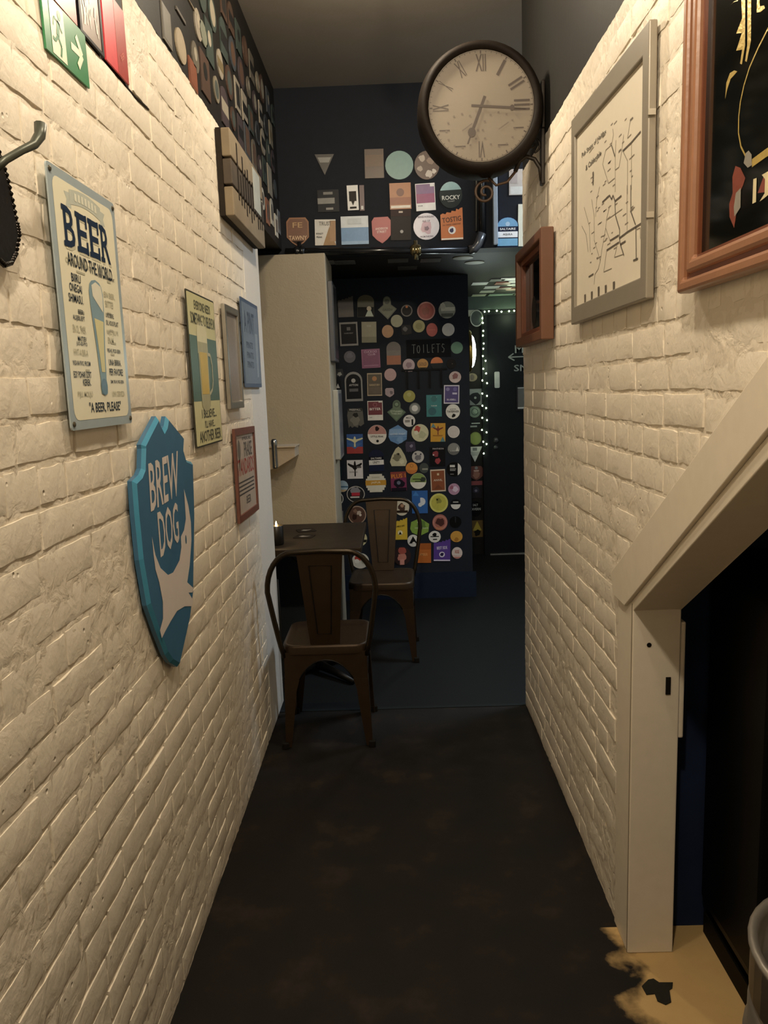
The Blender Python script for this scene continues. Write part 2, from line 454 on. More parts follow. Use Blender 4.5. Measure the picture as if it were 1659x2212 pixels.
def inside_left(a, b, z0, z1): return b <= 3.26 and z1 <= (2.445 if a > 1.915 else 2.205)
def inside_right(a, b, z0, z1):
    if z1 > 2.396 or b > 3.505: return False
    if a < 1.99 and z0 < z_lower(a) + 0.03: return False
    return True
lay_bricks(wl, on_left, XL, inside_left, 0.25, 3.26, 2.44, 3)
mortar(wl, on_left, inside_left, 0.25, 3.26, 2.44, 1.0)
lay_bricks(wr, on_right, XR, inside_right, 0.9, 3.5, 2.39, 4)
mortar(wr, on_right, inside_right, 0.9, 3.5, 2.39, 9.0)
world_prism_x([(3.255,0),(3.621,0),(3.621,2.27),(3.45,2.44),(3.255,2.44)], -0.60, -0.5885).build('plaster_strip', PLASTER, wl, bevel=0.004)
mb = MB().tube([(XL-0.004,1.90,2.203),(XL-0.001,1.96,2.200),(XL-0.001,2.03,2.205),(XL-0.003,2.07,2.208)], 0.003, 5)
mb.build('crack', mat('2a241c', 0.8), wl)

# ------------------------------------------------------------------ lamps (outside the frame)
def bulb_lamp(loc, label, drop=0.14):
    e = empty('ceiling_lamp', Matrix.Translation(loc))
    MB().lathe([(0.05,drop+0.02),(0.05,drop+0.058)], 20).build('ceiling_rose', mat('22201e', 0.4), e)
    MB().tube([(0,0,drop+0.03),(0,0,0.05)], 0.004, 6).build('flex', mat('22201e', 0.5), e)
    MB().lathe([(0.018,0.01),(0.020,0.06)], 14).build('holder', mat('4a3a22', 0.4, metal=0.6), e)
    MB().lathe([(0.006,-0.055),(0.026,-0.04),(0.030,-0.02),(0.018,0.012)], 16).build('bulb', mat('ffd9a0', 0.3, emit=6.0), e, smooth=True)
    return tag(e, label, 'lamp')
bulb_lamp(LAMP_A, 'bare warm bulb hanging from the ceiling over the corridor')
bulb_lamp(LAMP_D, 'bare warm bulb close under the ceiling near the clock', 0.07)
bulb_lamp(LAMP_FILL, 'added warm fill bulb hanging from the ceiling nearest the viewer')
e = empty('panel_light', Matrix.Translation((LAMP_C[0], LAMP_C[1], 3.06)))
MB().ring(rect(0.66,0.66), rect(0.6,0.6), 0.0, 0.04).build('frame', mat('b8b8b8', 0.4), e)
MB().box((-0.3,-0.3,0.025),(0.3,0.3,0.04)).build('diffuser', mat('dfeaff', 0.5, emit=3.0), e)
tag(e, 'cool white panel light on the side room ceiling', 'lamp')

# ------------------------------------------------------------------ signs on the left wall
def lpts(pts, c): return [(y - c[0], z - c[1]) for y, z in pts]          # left wall: u = +y
def rpts(pts, c): return [(c[0] - y, z - c[1]) for y, z in pts]          # right wall: u = -y

# exit sign
c = (1.548, 2.153)
ex = tag(MB().prism(rect(0.196,0.098), 0, 0.004).build('exit_sign', mat('2f7d4c', 0.35), mw=on_left(c[0], c[1], 0.001) @ Matrix.Rotation(0.02,4,'Z')),
         'green emergency exit sign with running figure and arrow above the beer sign', 'sign')
IV = mat('f2ead0', 0.4); GR = mat('2f7d4c', 0.35)
MB().sheet(rect(0.062,0.09,-0.040,0.0), 0.0046).build('door_symbol', IV, ex)
mb = MB().sheet(ell(0.0075,0.0085,-0.030,0.030,14), 0.0052)
mb.line([(-0.036,0.018),(-0.043,-0.008)], 0.012, 0.0052).line([(-0.043,-0.008),(-0.030,-0.022),(-0.036,-0.040)], 0.006, 0.0052)
mb.line([(-0.043,-0.008),(-0.055,-0.020),(-0.066,-0.018)], 0.006, 0.0052).line([(-0.036,0.016),(-0.022,0.004)], 0.004, 0.0052).line([(-0.036,0.016),(-0.054,0.020),(-0.060,0.004)], 0.004, 0.0052)
mb.build('running_figure', GR, ex)
mb = MB().line([(0.018,0.0),(0.064,0.0)], 0.013, 0.0046).line([(0.046,0.027),(0.070,0.0)], 0.013, 0.0048).line([(0.046,-0.027),(0.070,0.0)], 0.013, 0.0050)
mb.build('arrow', IV, ex)

# red mats on the upper wall by the exit sign
for (y0, y1, z1, col, name, lab) in (
        (1.47,1.612,2.36,'c8412f','poster_card','orange red card furthest left above the exit sign'),
        (1.63,1.745,2.40,'8b7a70','poster_card','black bordered card with grey sketchy pattern between red cards'),
        (1.765,1.838,2.44,'d8434a','poster_card','bright red card right of the grey sketch card'),
        (1.840,1.908,2.36,'a63a34','poster_card','dull red card beside the step in the white wall')):
    cy, cz = (y0+y1)/2, (2.206+z1)/2
    o = tag(MB().prism(rect(y1-y0, z1-2.206), 0, 0.004).build(name, mat(col, 0.35, var=0.18, scale=50), mw=on_left(cy, cz, 0.0)), lab, 'poster', 'cards above the exit sign')
    if 'sketchy' in lab:
        MB().ring(rect(y1-y0+0.012, z1-2.206+0.006), rect(y1-y0-0.010, z1-2.206-0.006), 0.0, 0.0055).build('border', mat('1d1a1c', 0.4), o)
        mb = MB(); rr = random.Random(4)
        for k in range(46):
            u, v = rr.uniform(-0.04,0.04), rr.uniform(-0.085,0.06); a = rr.uniform(1.2,1.9); l = rr.uniform(0.012,0.03)
            mb.line([(u,v),(u+l*math.cos(a), v+l*math.sin(a))], rr.uniform(0.002,0.005), 0.0046 + k*0.00001)
        mb.build('sketch_strokes', mat('d9cfc4', 0.4), o)
    elif 'dull' in lab:
        MB().text('BEER MAT'[:4], 0.0, -0.03, 0.03, 0.012, 0.0048, rot=0.6).build('lettering', mat('d0705f', 0.4), o)

# ornate coat hook at the left edge
hk = empty('coat_hook', on_left(1.19, 1.79, 0.006))
IRON = mat('1d1a17', 0.28, metal=0.7, var=0.2, bump=0.2)
plate = [(0.0,0.088),(0.018,0.072),(0.034,0.045),(0.044,0.012),(0.052,-0.020),(0.055,-0.036),(0.038,-0.066),(0.020,-0.082),(0.0,-0.088)]
plate = plate + [(-x, y) for x, y in plate[::-1]][1:-1]
MB().prism(plate, 0.0, 0.012).build('back_plate', IRON, hk, fix=True, bevel=0.003)
mb = MB(); n = 44
per = []
for i in range(len(plate)):
    a, b2 = plate[i], plate[(i+1) % len(plate)]
    for k in range(4): per.append((a[0]+(b2[0]-a[0])*k/4, a[1]+(b2[1]-a[1])*k/4))
for x, y in per[::1]:
    mb.lathe([(0.0012,-0.0048),(0.0046,-0.002),(0.0046,0.002),(0.0012,0.0048)], 7, (x*1.02, y*1.02, 0.010))
mb.build('bead_edging', mat('2a2622', 0.15, metal=0.8), hk, smooth=True)
MB().tube([(-0.02,0.03,0.010),(-0.005,0.055,0.03),(0.020,0.075,0.045),(0.046,0.090,0.052),(0.064,0.108,0.055),(0.070,0.126,0.055)], [0.006,0.006,0.006,0.007,0.0085,0.0095], 10).build('hook_arm', mat('4a4d44', 0.4, metal=0.5), hk, smooth=True)
tag(hk, 'black cast iron coat hook with beaded edge on the left wall', 'coat hook')

# BEER AROUND THE WORLD
W, H = 0.322, 0.455
bs = tag(MB().prism(rrect(W,H,0.008), 0, 0.003).build('tin_sign', mat('aebcc2', 0.3, metal=0.25, var=0.06), mw=on_left(1.538, 1.672, 0.012)),
         'large pale tin sign reading BEER AROUND THE WORLD with tall glass', 'sign', 'tin signs on the left wall')
MB().sheet(rrect(W-0.034,H-0.034,0.02), 0.0034).build('cream_panel', mat('e6e1c8', 0.35, var=0.05), bs)
mb = MB()
for sx in (-1,1):
    for sy in (-1,1): mb.lathe([(0.005,0.0),(0.005,0.002),(0.002,0.0035)], 10, (sx*(W/2-0.011), sy*(H/2-0.011), 0.003))
mb.build('screw_heads', mat('5c5648', 0.4, metal=0.7), bs)
RB = mat('b9bfb4', 0.4)
mb = MB()
arc = [(-0.075+0.0125*k, 0.196+0.012*math.cos((k-6)/6*1.2)) for k in range(13)]
for (x0,y0),(x1,y1) in zip(arc[:-1], arc[1:]): mb.sheet([(x0,y0-0.026),(x1,y1-0.026),(x1,y1),(x0,y0)], 0.0038)
mb.sheet([(-0.095,0.168),(-0.070,0.168),(-0.070,0.195),(-0.098,0.193),(-0.088,0.181)], 0.0036).sheet([(0.095,0.168),(0.070,0.168),(0.070,0.195),(0.098,0.193),(0.088,0.181)], 0.0036)
mb.build('ribbon', RB, bs)
mb = MB()
for k in range(7): mb.sheet(rect(0.010,0.014,-0.048+0.016*k,0.190+0.004*math.cos((k-3)/3)), 0.0042)
mb.build('ribbon_lettering', mat('dcdccb', 0.4), bs)
BLK = mat('1f2a38', 0.4)
mb = MB()
for k, ch in enumerate('BEER'):
    cx = -0.089 + 0.059*k
    mb.text(ch, cx, 0.132, 0.046, 0.070, 0.0042)
    mb.sheet(rect(0.020,0.009,cx-0.019,0.163), 0.0044).sheet(rect(0.020,0.009,cx-0.019,0.101), 0.0044)
    if ch == 'E': mb.sheet(rect(0.008,0.024,cx+0.021,0.156), 0.0044).sheet(rect(0.008,0.024,cx+0.021,0.108), 0.0044)
mb.build('title_lettering', mat('1b2c44', 0.4), bs)
mb = MB()
for k, ch in enumerate('BEER'): mb.text(ch, -0.089+0.059*k+0.003, 0.128, 0.048, 0.072, 0.0038)
mb.build('title_shadow', mat('c3bfa8', 0.4), bs)
mb = MB().text('AROUND THE WORLD', 0.0, 0.076, 0.222, 0.024, 0.0042)
mb.text('"A BEER, PLEASE"', 0.012, -0.190, 0.170, 0.022, 0.0042)
for s, u, v, w, h in (('BIIRU',-0.079,0.025,0.042,0.015),('ONEGAI',-0.085,0.007,0.056,0.015),('SHIMASU.',-0.088,-0.012,0.066,0.015),
                      ('BEER,',-0.070,-0.035,0.026,0.010),('ALSJEBLIEFT',-0.083,-0.047,0.055,0.011),
                      ('MAITSEV',-0.076,-0.083,0.040,0.009),('JUO-SE-PYO',-0.080,-0.093,0.050,0.009),
                      ('YKSI-NA PIVO, PROSIM',-0.090,-0.128,0.082,0.010),
                      ('EGY POHAR SORT',-0.090,-0.148,0.082,0.012),('KEREK.',-0.072,-0.162,0.038,0.012),
                      ('A BEER, DAY A TOP HAT',0.082,0.046,0.095,0.008),
                      ('UNE BIERE,',0.085,-0.028,0.046,0.010),("S'IL VOUS PLAIT",0.096,-0.042,0.070,0.010),
                      ('PIE-HS, POD-SEEN',0.092,-0.098,0.074,0.009),
                      ('UNA BIRRA,',0.092,-0.122,0.070,0.014),('PER FAVORE!',0.095,-0.140,0.078,0.014),
                      ('DM, PIE-HI, PAD-SEEN',0.096,-0.160,0.076,0.008)):
    mb.text(s, u*0.96-0.004, v+0.020, w, h, 0.0042)
mb.build('black_lettering', BLK, bs)
mb = MB()
for s, u, v, w, h in (('CERVEJA, POR FAVOR',-0.055,0.051,0.125,0.013),('EN OL. TACK',-0.085,-0.066,0.060,0.014),('HVIT-A BIR-A',-0.088,-0.108,0.066,0.012),
                      ('EIN BIER,',0.093,0.012,0.060,0.013),('BITTE!',0.088,-0.005,0.044,0.013),('NIJO JIU PI',0.093,-0.062,0.064,0.012),('EN M.',0.080,-0.077,0.034,0.012),
                      ('PIJU, MOLJU',-0.086,-0.185+0.0,0.070,0.013),('UNA CERVEZA',0.097,-0.184,0.072,0.011)):
    mb.text(s, u*0.96-0.004, v+0.020, w, h, 0.0042)
for u, v, w in ((-0.055,0.058,0.04),(-0.07,-0.014,0.03),(-0.07,-0.045,0.02),(0.09,0.060,0.02),(0.075,-0.003,0.02),(0.08,-0.037,0.02),(0.085,-0.062,0.03),(0.075,-0.085,0.02),(-0.065,-0.12,0.02)):
    mb.sheet(rect(w,0.004,u,v), 0.0040)
mb.build('grey_lettering', mat('b3b09a', 0.45), bs)
gp = [(-0.030,0.045),(-0.036,0.030),(-0.034,0.000),(-0.028,-0.040),(-0.022,-0.080),(-0.018,-0.120),(-0.015,-0.140),(-0.018,-0.152),(-0.016,-0.168),(0,-0.172)]
glass = gp + [(-x, y) for x, y in gp[::-1]][1:] + [(0.020,0.052),(0,0.056),(-0.020,0.052)]
MB().sheet([(x+0.012, y*0.97) for x, y in glass], 0.0044).build('glass_picture', mat('7f9aa6', 0.4, var=0.15, scale=25), bs)
beer = [(-0.024,-0.020),(-0.019,-0.050),(-0.013,-0.090),(-0.009,-0.125),(0.009,-0.125),(0.012,-0.090),(0.018,-0.050),(0.023,-0.024)]
MB().sheet([(x+0.014, y*0.97) for x, y in beer], 0.0048).build('beer_picture', mat('d3cc9c', 0.4, var=0.1, scale=25), bs)
MB().sheet([(x+0.012, y) for x, y in [(-0.022,0.042),(0,0.050),(0.026,0.044),(0.032,0.025),(0.028,-0.005),(0.004,0.008),(-0.020,0.022)]], 0.0048).build('foam_picture', mat('dedccb', 0.4), bs)
MB().sheet(ell(0.0165,0.016,0.012,-0.150,18), 0.0050).build('glass_base', mat('5f7f92', 0.35, var=0.25, scale=70), bs)

# blue shield with dog
c = (1.93, 1.13)
OUT = lpts([(1.867,1.453),(1.878,1.437),(1.904,1.418),(1.925,1.427),(1.946,1.450),(2.085,1.390),(2.069,1.356),(2.087,1.330),(2.138,1.319),(2.155,1.317),(2.130,1.171),(2.058,0.967),(2.008,0.908),(1.936,0.860),(1.879,0.821),(1.822,0.853),(1.787,0.885),(1.735,0.960),(1.688,1.036),(1.663,1.146),(1.659,1.248),(1.661,1.321),(1.707,1.330),(1.728,1.342),(1.743,1.385),(1.741,1.394),(1.800,1.422)], c)
def shrink(p, d):
    """Inset of a closed outline."""
    n = len(p); s = 1 if area(p) > 0 else -1; out = []
    for i in range(n):
        a, b2, c2 = Vector(p[i-1]), Vector(p[i]), Vector(p[(i+1) % n])
        d1 = (b2-a).normalized(); d2 = (c2-b2).normalized()
        n1 = Vector((-d1.y, d1.x))*s; n2 = Vector((-d2.y, d2.x))*s
        m = n1 + n2; m = m / max(0.35, m.dot(n1)) if m.length > 1e-6 else n1
        q = b2 + m * d; out.append((q.x, q.y))
    return out
sh = tag(MB().prism(OUT, 0, 0.010).build('shield_sign', mat('3a6a8c', 0.35, var=0.10, scale=14), mw=on_left(c[0], c[1], 0.006), fix=True),
         'blue shield shaped sign reading BREW DOG with pale leaping dog', 'sign')
OI = shrink(OUT, 0.009)
mb = MB(); n = len(OUT)
mb.add([(x,y,0.0101) for x,y in OUT] + [(x,y,0.018) for x,y in OI], [(i,(i+1) % n,n+(i+1) % n,n+i) for i in range(n)])
mb.build('bevelled_edge', mat('4c93b4', 0.25, var=0.06), sh, fix=True)
MB().prism(OI, 0.010, 0.0178).build('raised_face', mat('3b6a8c', 0.4, var=0.14, scale=20), sh, fix=True)
DOG = lpts([(1.739,1.185),(1.753,1.138),(1.783,1.100),(1.837,1.070),(1.880,1.066),(1.943,1.083),(1.969,1.112),(1.971,1.139),(2.005,1.150),(2.031,1.176),(2.034,1.256),(2.065,1.206),(2.078,1.158),(2.069,1.109),(2.034,1.049),(1.998,1.011),(2.058,0.978),(2.039,0.972),(2.002,0.982),(2.043,0.949),(2.029,0.937),(1.957,0.957),(1.887,0.965),(1.828,0.956),(1.778,0.946),(1.750,0.939),(1.741,0.961),(1.771,0.980),(1.780,1.019),(1.765,1.070),(1.745,1.106),(1.740,1.144)], c)
WHT = mat('d8cfcb', 0.45, var=0.05)
MB().sheet(DOG, 0.0186).build('dog_emblem', WHT, sh)
MB().sheet(ell(0.006,0.012, *lpts([(2.016,1.123)], c)[0], 12), 0.0190).build('dog_eye', mat('27607e', 0.4), sh)
def fit_quad(mb, s, q, z):
    """Lettering stretched into a quad: lower left, lower right, upper right, upper left."""
    vv, ff = glyphs(s); out = []
    for x, y in vv:
        a, b2 = x + 0.5, y + 0.5
        p = [q[0][i]*(1-a)*(1-b2) + q[1][i]*a*(1-b2) + q[2][i]*a*b2 + q[3][i]*(1-a)*b2 for i in (0,1)]
        out.append((p[0], p[1], z))
    return mb.add(out, ff)
mb = MB()
fit_quad(mb, 'BREW', lpts([(1.747,1.239),(1.986,1.247),(2.003,1.359),(1.755,1.349)], c), 0.0186)
fit_quad(mb, 'DOG', lpts([(1.791,1.122),(1.956,1.130),(1.963,1.232),(1.791,1.232)], c), 0.0186)
mb.build('lettering', WHT, sh)

# EVERYONE NEEDS SOMETHING TO BELIEVE IN
W, H = 0.345, 0.450
o = tag(MB().prism(rrect(W,H,0.006), 0, 0.003).build('tin_sign', mat('3c3a2c', 0.4, metal=0.3), mw=on_left(2.415, 1.571, 0.010)),
        'cream and green tin sign with a beer mug reading I BELIEVE ANOTHER BEER', 'sign', 'tin signs on the left wall')
MB().sheet(rrect(W-0.010,H-0.010,0.006), 0.0034).build('cream_panel', mat('cfcb9e', 0.4, var=0.06), o)
MB().sheet(rect(W-0.010,0.190,0,0.005), 0.0038).build('green_panel', mat('4f6b60', 0.4), o)
mb = MB()
for s, v, w, h in (('EVERYONE NEEDS',0.190,0.20,0.026),('SOMETHING TO BELIEVE IN',0.150,0.30,0.034),('I BELIEVE...',-0.128,0.19,0.026),("I'LL HAVE...",-0.160,0.13,0.022),('ANOTHER BEER',-0.195,0.28,0.034)):
    mb.text(s, 0.01, v, w, h, 0.0042)
mb.build('lettering', mat('4a4a3c', 0.45), o)
MB().sheet(ell(0.062,0.030,-0.02,0.115,24), 0.0041).sheet(rect(0.124,0.07,-0.02,0.085), 0.0042).build('foam_picture', mat('dcd7b4', 0.4), o)
MB().sheet([(-0.080,0.085),(0.040,0.085),(0.034,-0.105),(0.010,-0.120),(-0.045,-0.120),(-0.074,-0.105)], 0.0044).build('mug_picture', mat('a9a682', 0.4, var=0.2, scale=40), o)
MB().sheet([(-0.066,0.055),(0.028,0.055),(0.024,-0.070),(-0.062,-0.070)], 0.0048).build('beer_picture', mat('c9ad45', 0.4, var=0.12, scale=18), o)
mb = MB().line([(0.036,0.052),(0.070,0.050),(0.086,0.020),(0.086,-0.030),(0.070,-0.055),(0.034,-0.070)], 0.010, 0.0046)
mb.build('mug_handle', mat('b9b79a', 0.4), o)

# silver snap frame
W, H = 0.245, 0.360
o = tag(MB().ring(rect(W,H), rect(W-0.05,H-0.05), 0, 0.014).build('snap_frame', mat('a9a59c', 0.3, metal=0.8), mw=on_left(2.848, 1.626, 0.006), fix=True, bevel=0.003),
        'silver snap frame holding a blank grey sheet between tin signs', 'picture frame')
MB().prism(rect(W-0.045,H-0.045), 0.001, 0.006).build('sheet', mat('8d857f', 0.25), o)

# blue tin sign
W, H = 0.385, 0.345
o = tag(MB().prism(rrect(W,H,0.006), 0, 0.003).build('tin_sign', mat('4d5f78', 0.4, metal=0.2), mw=on_left(3.252, 1.695, 0.008)),
        'faded blue tin sign with big dark letters near the wall end', 'sign', 'tin signs on the left wall')
MB().sheet(rect(W-0.03,H-0.03), 0.0034).build('panel', mat('6f7d8c', 0.45), o)
mb = MB().text('A PINT', -0.03, 0.085, 0.22, 0.085, 0.0038)
for v in (-0.005,-0.045,-0.082): mb.text('PINTS', -0.045, v, 0.14, 0.026, 0.0038)
mb.build('lettering', mat('3f4d60', 0.45), o)
MB().sheet([(0.085,0.05),(0.145,0.05),(0.135,-0.13),(0.095,-0.13)], 0.0038).build('glass_picture', mat('8a96a2', 0.4), o)

# red framed poster
W, H = 0.400, 0.342
o = tag(MB().ring(rect(W,H), rect(W-0.045,H-0.050), 0, 0.010).build('wall_poster', mat('6e4438', 0.5), mw=on_left(2.975, 1.200, 0.006) @ Matrix.Rotation(-0.02,4,'Z'), fix=True),
        'red edged poster with red headline low on the left wall', 'poster')
MB().prism(rect(W-0.04,H-0.045), 0, 0.004).build('sheet', mat('b3a596', 0.45), o)
MB().text('STANDARDS', 0.0, 0.025, 0.33, 0.062, 0.0044).build('red_lettering', mat('9c3a34', 0.45), o)
mb = MB().text('PRAISE', 0.06, 0.088, 0.16, 0.058, 0.0044).text('OF REAL ALE', 0.04, 0.130, 0.18, 0.012, 0.0044)
for v in (-0.030,-0.045,-0.060,-0.075): mb.sheet(rect(0.30,0.006,0.0,v), 0.0044)
mb.text('BEER', 0.02, -0.105, 0.09, 0.030, 0.0044)
mb.build('dark_lettering', mat('4c4a48', 0.45), o)
mb = MB().sheet(ell(0.028,0.038,-0.115,0.090,18), 0.0044).line([(-0.115,0.055),(-0.130,0.015)], 0.008, 0.0044).line([(-0.115,0.055),(-0.098,0.015)], 0.008, 0.0044)
mb.build('figure_print', mat('6d665e', 0.5), o)

# rough wooden box sign high on the wall
WD = mat('4a4034', 0.7, var=0.3, scale=14, bump=0.5, bscale=22); WP = mat('82745e', 0.7, var=0.25, scale=12, bump=0.4, bscale=20); WK = mat('2e2822', 0.75, var=0.3, scale=16, bump=0.5)
o = empty('wooden_box_sign', on_left(3.17, 2.26, 0.0))
mb = MB().box((-0.33,-0.145,0.002),(0.33,0.145,0.020)); mb.build('back_board', WK, o)
for (v0, v1, m_, nm) in ((0.052,0.145,WP,'plank'),(-0.040,0.044,WD,'plank'),(-0.145,-0.048,WP,'plank')):
    MB().box((-0.33,v0,0.020),(0.33,v1,0.052)).build(nm, m_, o, bevel=0.004)
mb = MB(); rr = random.Random(2)
for k in range(11): mb.sheet(rect(0.022,rr.uniform(0.10,0.20),-0.22+0.05*k,rr.uniform(-0.03,0.03)), 0.0526+k*0.00002)
mb.build('dark_lettering', WK, o)
MB().box((0.10,-0.03,0.052),(0.26,0.13,0.0535)).build('pale_label', mat('a9aca4', 0.6, var=0.2), o)
tag(o, 'rough wooden plank sign high on the left wall below the badges', 'sign')

# narrow black box under the bulkhead, by the pillar
o = empty('wall_box', Matrix.Translation((-0.69, 4.02, 2.03)))
MB().box((-0.05,-0.02,-0.20),(0.03,0.05,0.20)).build('case', mat('15161a', 0.35), o, bevel=0.008)
MB().box((0.018,-0.0225,-0.185),(0.026,-0.0195,0.185)).build('bright_edge', mat('8c9196', 0.25, metal=0.8), o)
tag(o, 'narrow black upright box with a bright edge beside the white pillar', 'box')
MB().box((-0.745,3.96,1.80),(-0.70,4.10,2.27)).build('hanger_board', mat('26282c', 0.6), o).matrix_world = Matrix.Identity(4)

# ------------------------------------------------------------------ right wall
# pub map in a silver snap frame
c = (2.105, 1.960)
SILV = mat('8d8577', 0.4, metal=0.15, var=0.05)
o = empty('map_poster', on_right(c[0], c[1], 0.006))
OC = rpts([(2.455,1.674),(1.745,1.674),(1.750,2.225),(2.458,2.262)], c)
OC = rpts([(2.455,1.672),(1.740,1.672),(1.748,2.232),(2.462,2.262)], c)
IC = rpts([(2.415,1.722),(1.782,1.722),(1.790,2.175),(2.420,2.205)], c)
MB().ring(OC, IC, 0, 0.018).build('frame', SILV, o, fix=True, bevel=0.003)
MB().prism(shrink(IC, -0.006), 0.001, 0.010).build('sheet', mat('e2d9c6', 0.4, var=0.04), o, fix=True)
for zz in (2.05, 1.845): MB().prism(rect(0.006,0.012, c[0]-1.741, zz-c[1]), 0.004, 0.020).build('clip', mat('c9c4b8', 0.3, metal=0.8), o)
LN = mat('5a5248', 0.5); thin = MB(); thick = MB()
for pl in ([(2.041,2.109),(2.034,2.094),(2.050,2.075),(2.104,2.078),(2.133,2.052),(2.075,1.991),(2.019,1.989)], [(1.885,2.032),(1.880,1.929)], [(1.952,2.033),(1.913,2.000),(1.910,1.926)],
           [(1.947,2.068),(1.962,2.034),(1.983,2.005),(2.016,2.007)], [(1.894,2.086),(1.916,2.050)], [(2.016,2.039),(2.013,1.955)], [(2.012,2.075),(2.016,2.039)],
           [(1.915,1.947),(1.910,1.845)], [(2.088,1.905),(1.951,1.902)], [(2.091,1.906),(2.097,1.887),(2.054,1.848)], [(2.085,1.830),(2.112,1.780),(2.036,1.778)],
           [(2.212,1.878),(2.147,1.814),(2.167,1.796),(2.202,1.787),(2.209,1.761)], [(2.328,1.989),(2.265,1.923),(2.256,1.854)], [(2.244,1.991),(2.214,1.939),(2.212,1.878)], [(2.160,2.004),(2.190,1.976),(2.200,1.936)],
           [(1.990,1.826),(2.013,1.801),(1.935,1.796)], [(1.836,1.833),(1.811,1.832),(1.808,1.808)], [(1.774,1.837),(1.757,1.814)], [(2.061,1.935),(2.091,1.906)], [(2.355,1.943),(2.303,1.909),(2.278,1.858)], [(2.097,1.887),(2.134,1.837),(2.147,1.814)]):
    thin.line(rpts(pl, c), 0.0022, 0.0106)
for pl in ([(1.817,2.035),(1.885,2.032),(1.952,2.033)], [(2.050,2.075),(2.018,2.039)], [(2.132,1.958),(2.062,1.959),(2.043,1.945),(2.031,1.952),(2.013,1.934),(1.958,1.934)], [(2.013,1.934),(2.008,1.900),(1.969,1.858),(1.971,1.839)],
           [(1.884,1.940),(1.881,1.882),(1.844,1.845)], [(1.971,1.839),(1.908,1.841),(1.841,1.840),(1.759,1.839)], [(1.841,1.840),(1.835,1.769)], [(1.857,1.769),(1.822,1.768)],
           [(2.054,1.848),(1.977,1.847)], [(2.085,1.830),(1.973,1.830)], [(1.962,1.823),(1.920,1.823)], [(1.971,1.839),(1.962,1.823),(1.932,1.793)], [(2.269,1.789),(2.217,1.790)]):
    thick.line(rpts(pl, c), 0.0042, 0.0110)
rr = random.Random(8)
for k in range(70):
    u, v = rr.uniform(-0.17,0.24), rr.uniform(-0.14,0.17)
    thin.sheet(rect(rr.uniform(0.012,0.030),0.003,u,v), 0.0104)
thin.build('thin_route_lines', mat('857b6c', 0.5), o); thick.build('main_route_lines', LN, o)
mb = MB()
fit_quad(mb, 'Pub Stops of Halifax', rpts([(2.358,2.125),(2.098,2.115),(2.100,2.129),(2.358,2.142)], c), 0.0110)
fit_quad(mb, '& Calderdale', rpts([(2.311,2.082),(2.145,2.078),(2.147,2.092),(2.311,2.096)], c), 0.0110)
fit_quad(mb, 'pubs and bars along the line', rpts([(1.912,1.716),(1.747,1.714),(1.747,1.717),(1.913,1.718)], c), 0.0110)
mb.build('lettering', mat('4c463c', 0.5), o)
dk = MB(); rd = MB()
for k, (u, v) in enumerate(rpts([(2.310,1.728),(2.233,1.727),(2.160,1.731),(2.089,1.726),(2.014,1.725)], c) + rpts([(1.777,2.107),(1.772,2.032),(1.774,1.967),(2.228,2.040)], c)):
    w = 0.009 if k < 8 else 0.006
    dk.sheet([(u-w,v+0.018),(u+w,v+0.018),(u+w*0.7,v-0.016),(u-w*0.7,v-0.016)], 0.0112)
    if k in (5, 7): rd.sheet(ell(0.010,0.012,u,v-0.024,12), 0.0114)
dk.build('pint_symbols', mat('5f564a', 0.5), o); rd.build('red_symbols', mat('b5483a', 0.5), o)
tag(o, 'Pub Stops of Halifax and Calderdale map in a silver frame', 'poster')

# big pub mirror in a reddish wooden frame
WOODR = mat('94684c', 0.35, var=0.22, scale=9, bump=0.15, bscale=40); WOODD = mat('6d3d26', 0.35, var=0.2, scale=10)
c = (1.05, 2.01)
o = empty('pub_mirror', on_right(c[0], c[1], 0.006))
def fr_rect(y0, y1, z0, z1): return rpts([(y1,z0),(y0,z0),(y0,z1),(y1,z1)], c)
Y1, Y0, Z0, Z1 = 1.522, 1.02, 1.656, 2.37
MB().ring(fr_rect(Y0,Y1,Z0,Z1), fr_rect(Y0+0.022,Y1-0.022,Z0+0.022,Z1-0.022), 0, 0.030).build('outer_moulding', WOODR, o, fix=True, bevel=0.006)
MB().ring(fr_rect(Y0+0.022,Y1-0.022,Z0+0.022,Z1-0.022), fr_rect(Y0+0.032,Y1-0.032,Z0+0.032,Z1-0.032), 0, 0.018).build('groove', WOODD, o, fix=True)
MB().ring(fr_rect(Y0+0.032,Y1-0.032,Z0+0.032,Z1-0.032), fr_rect(Y0+0.056,Y1-0.056,Z0+0.056,Z1-0.056), 0, 0.026).build('inner_moulding', WOODR, o, fix=True, bevel=0.007)
MB().ring(fr_rect(Y0+0.056,Y1-0.056,Z0+0.056,Z1-0.056), fr_rect(Y0+0.062,Y1-0.062,Z0+0.062,Z1-0.062), 0, 0.014).build('inner_bead', WOODD, o, fix=True)
MB().prism(fr_rect(Y0+0.05,Y1-0.05,Z0+0.05,Z1-0.05), 0.001, 0.008).build('black_glass', mat('0e0f0c', 0.08, var=0.1), o, fix=True)
GOLD = mat('d9bd6a', 0.3, metal=0.55, var=0.15, scale=60, bump=0.2, bscale=150)
mb = MB()
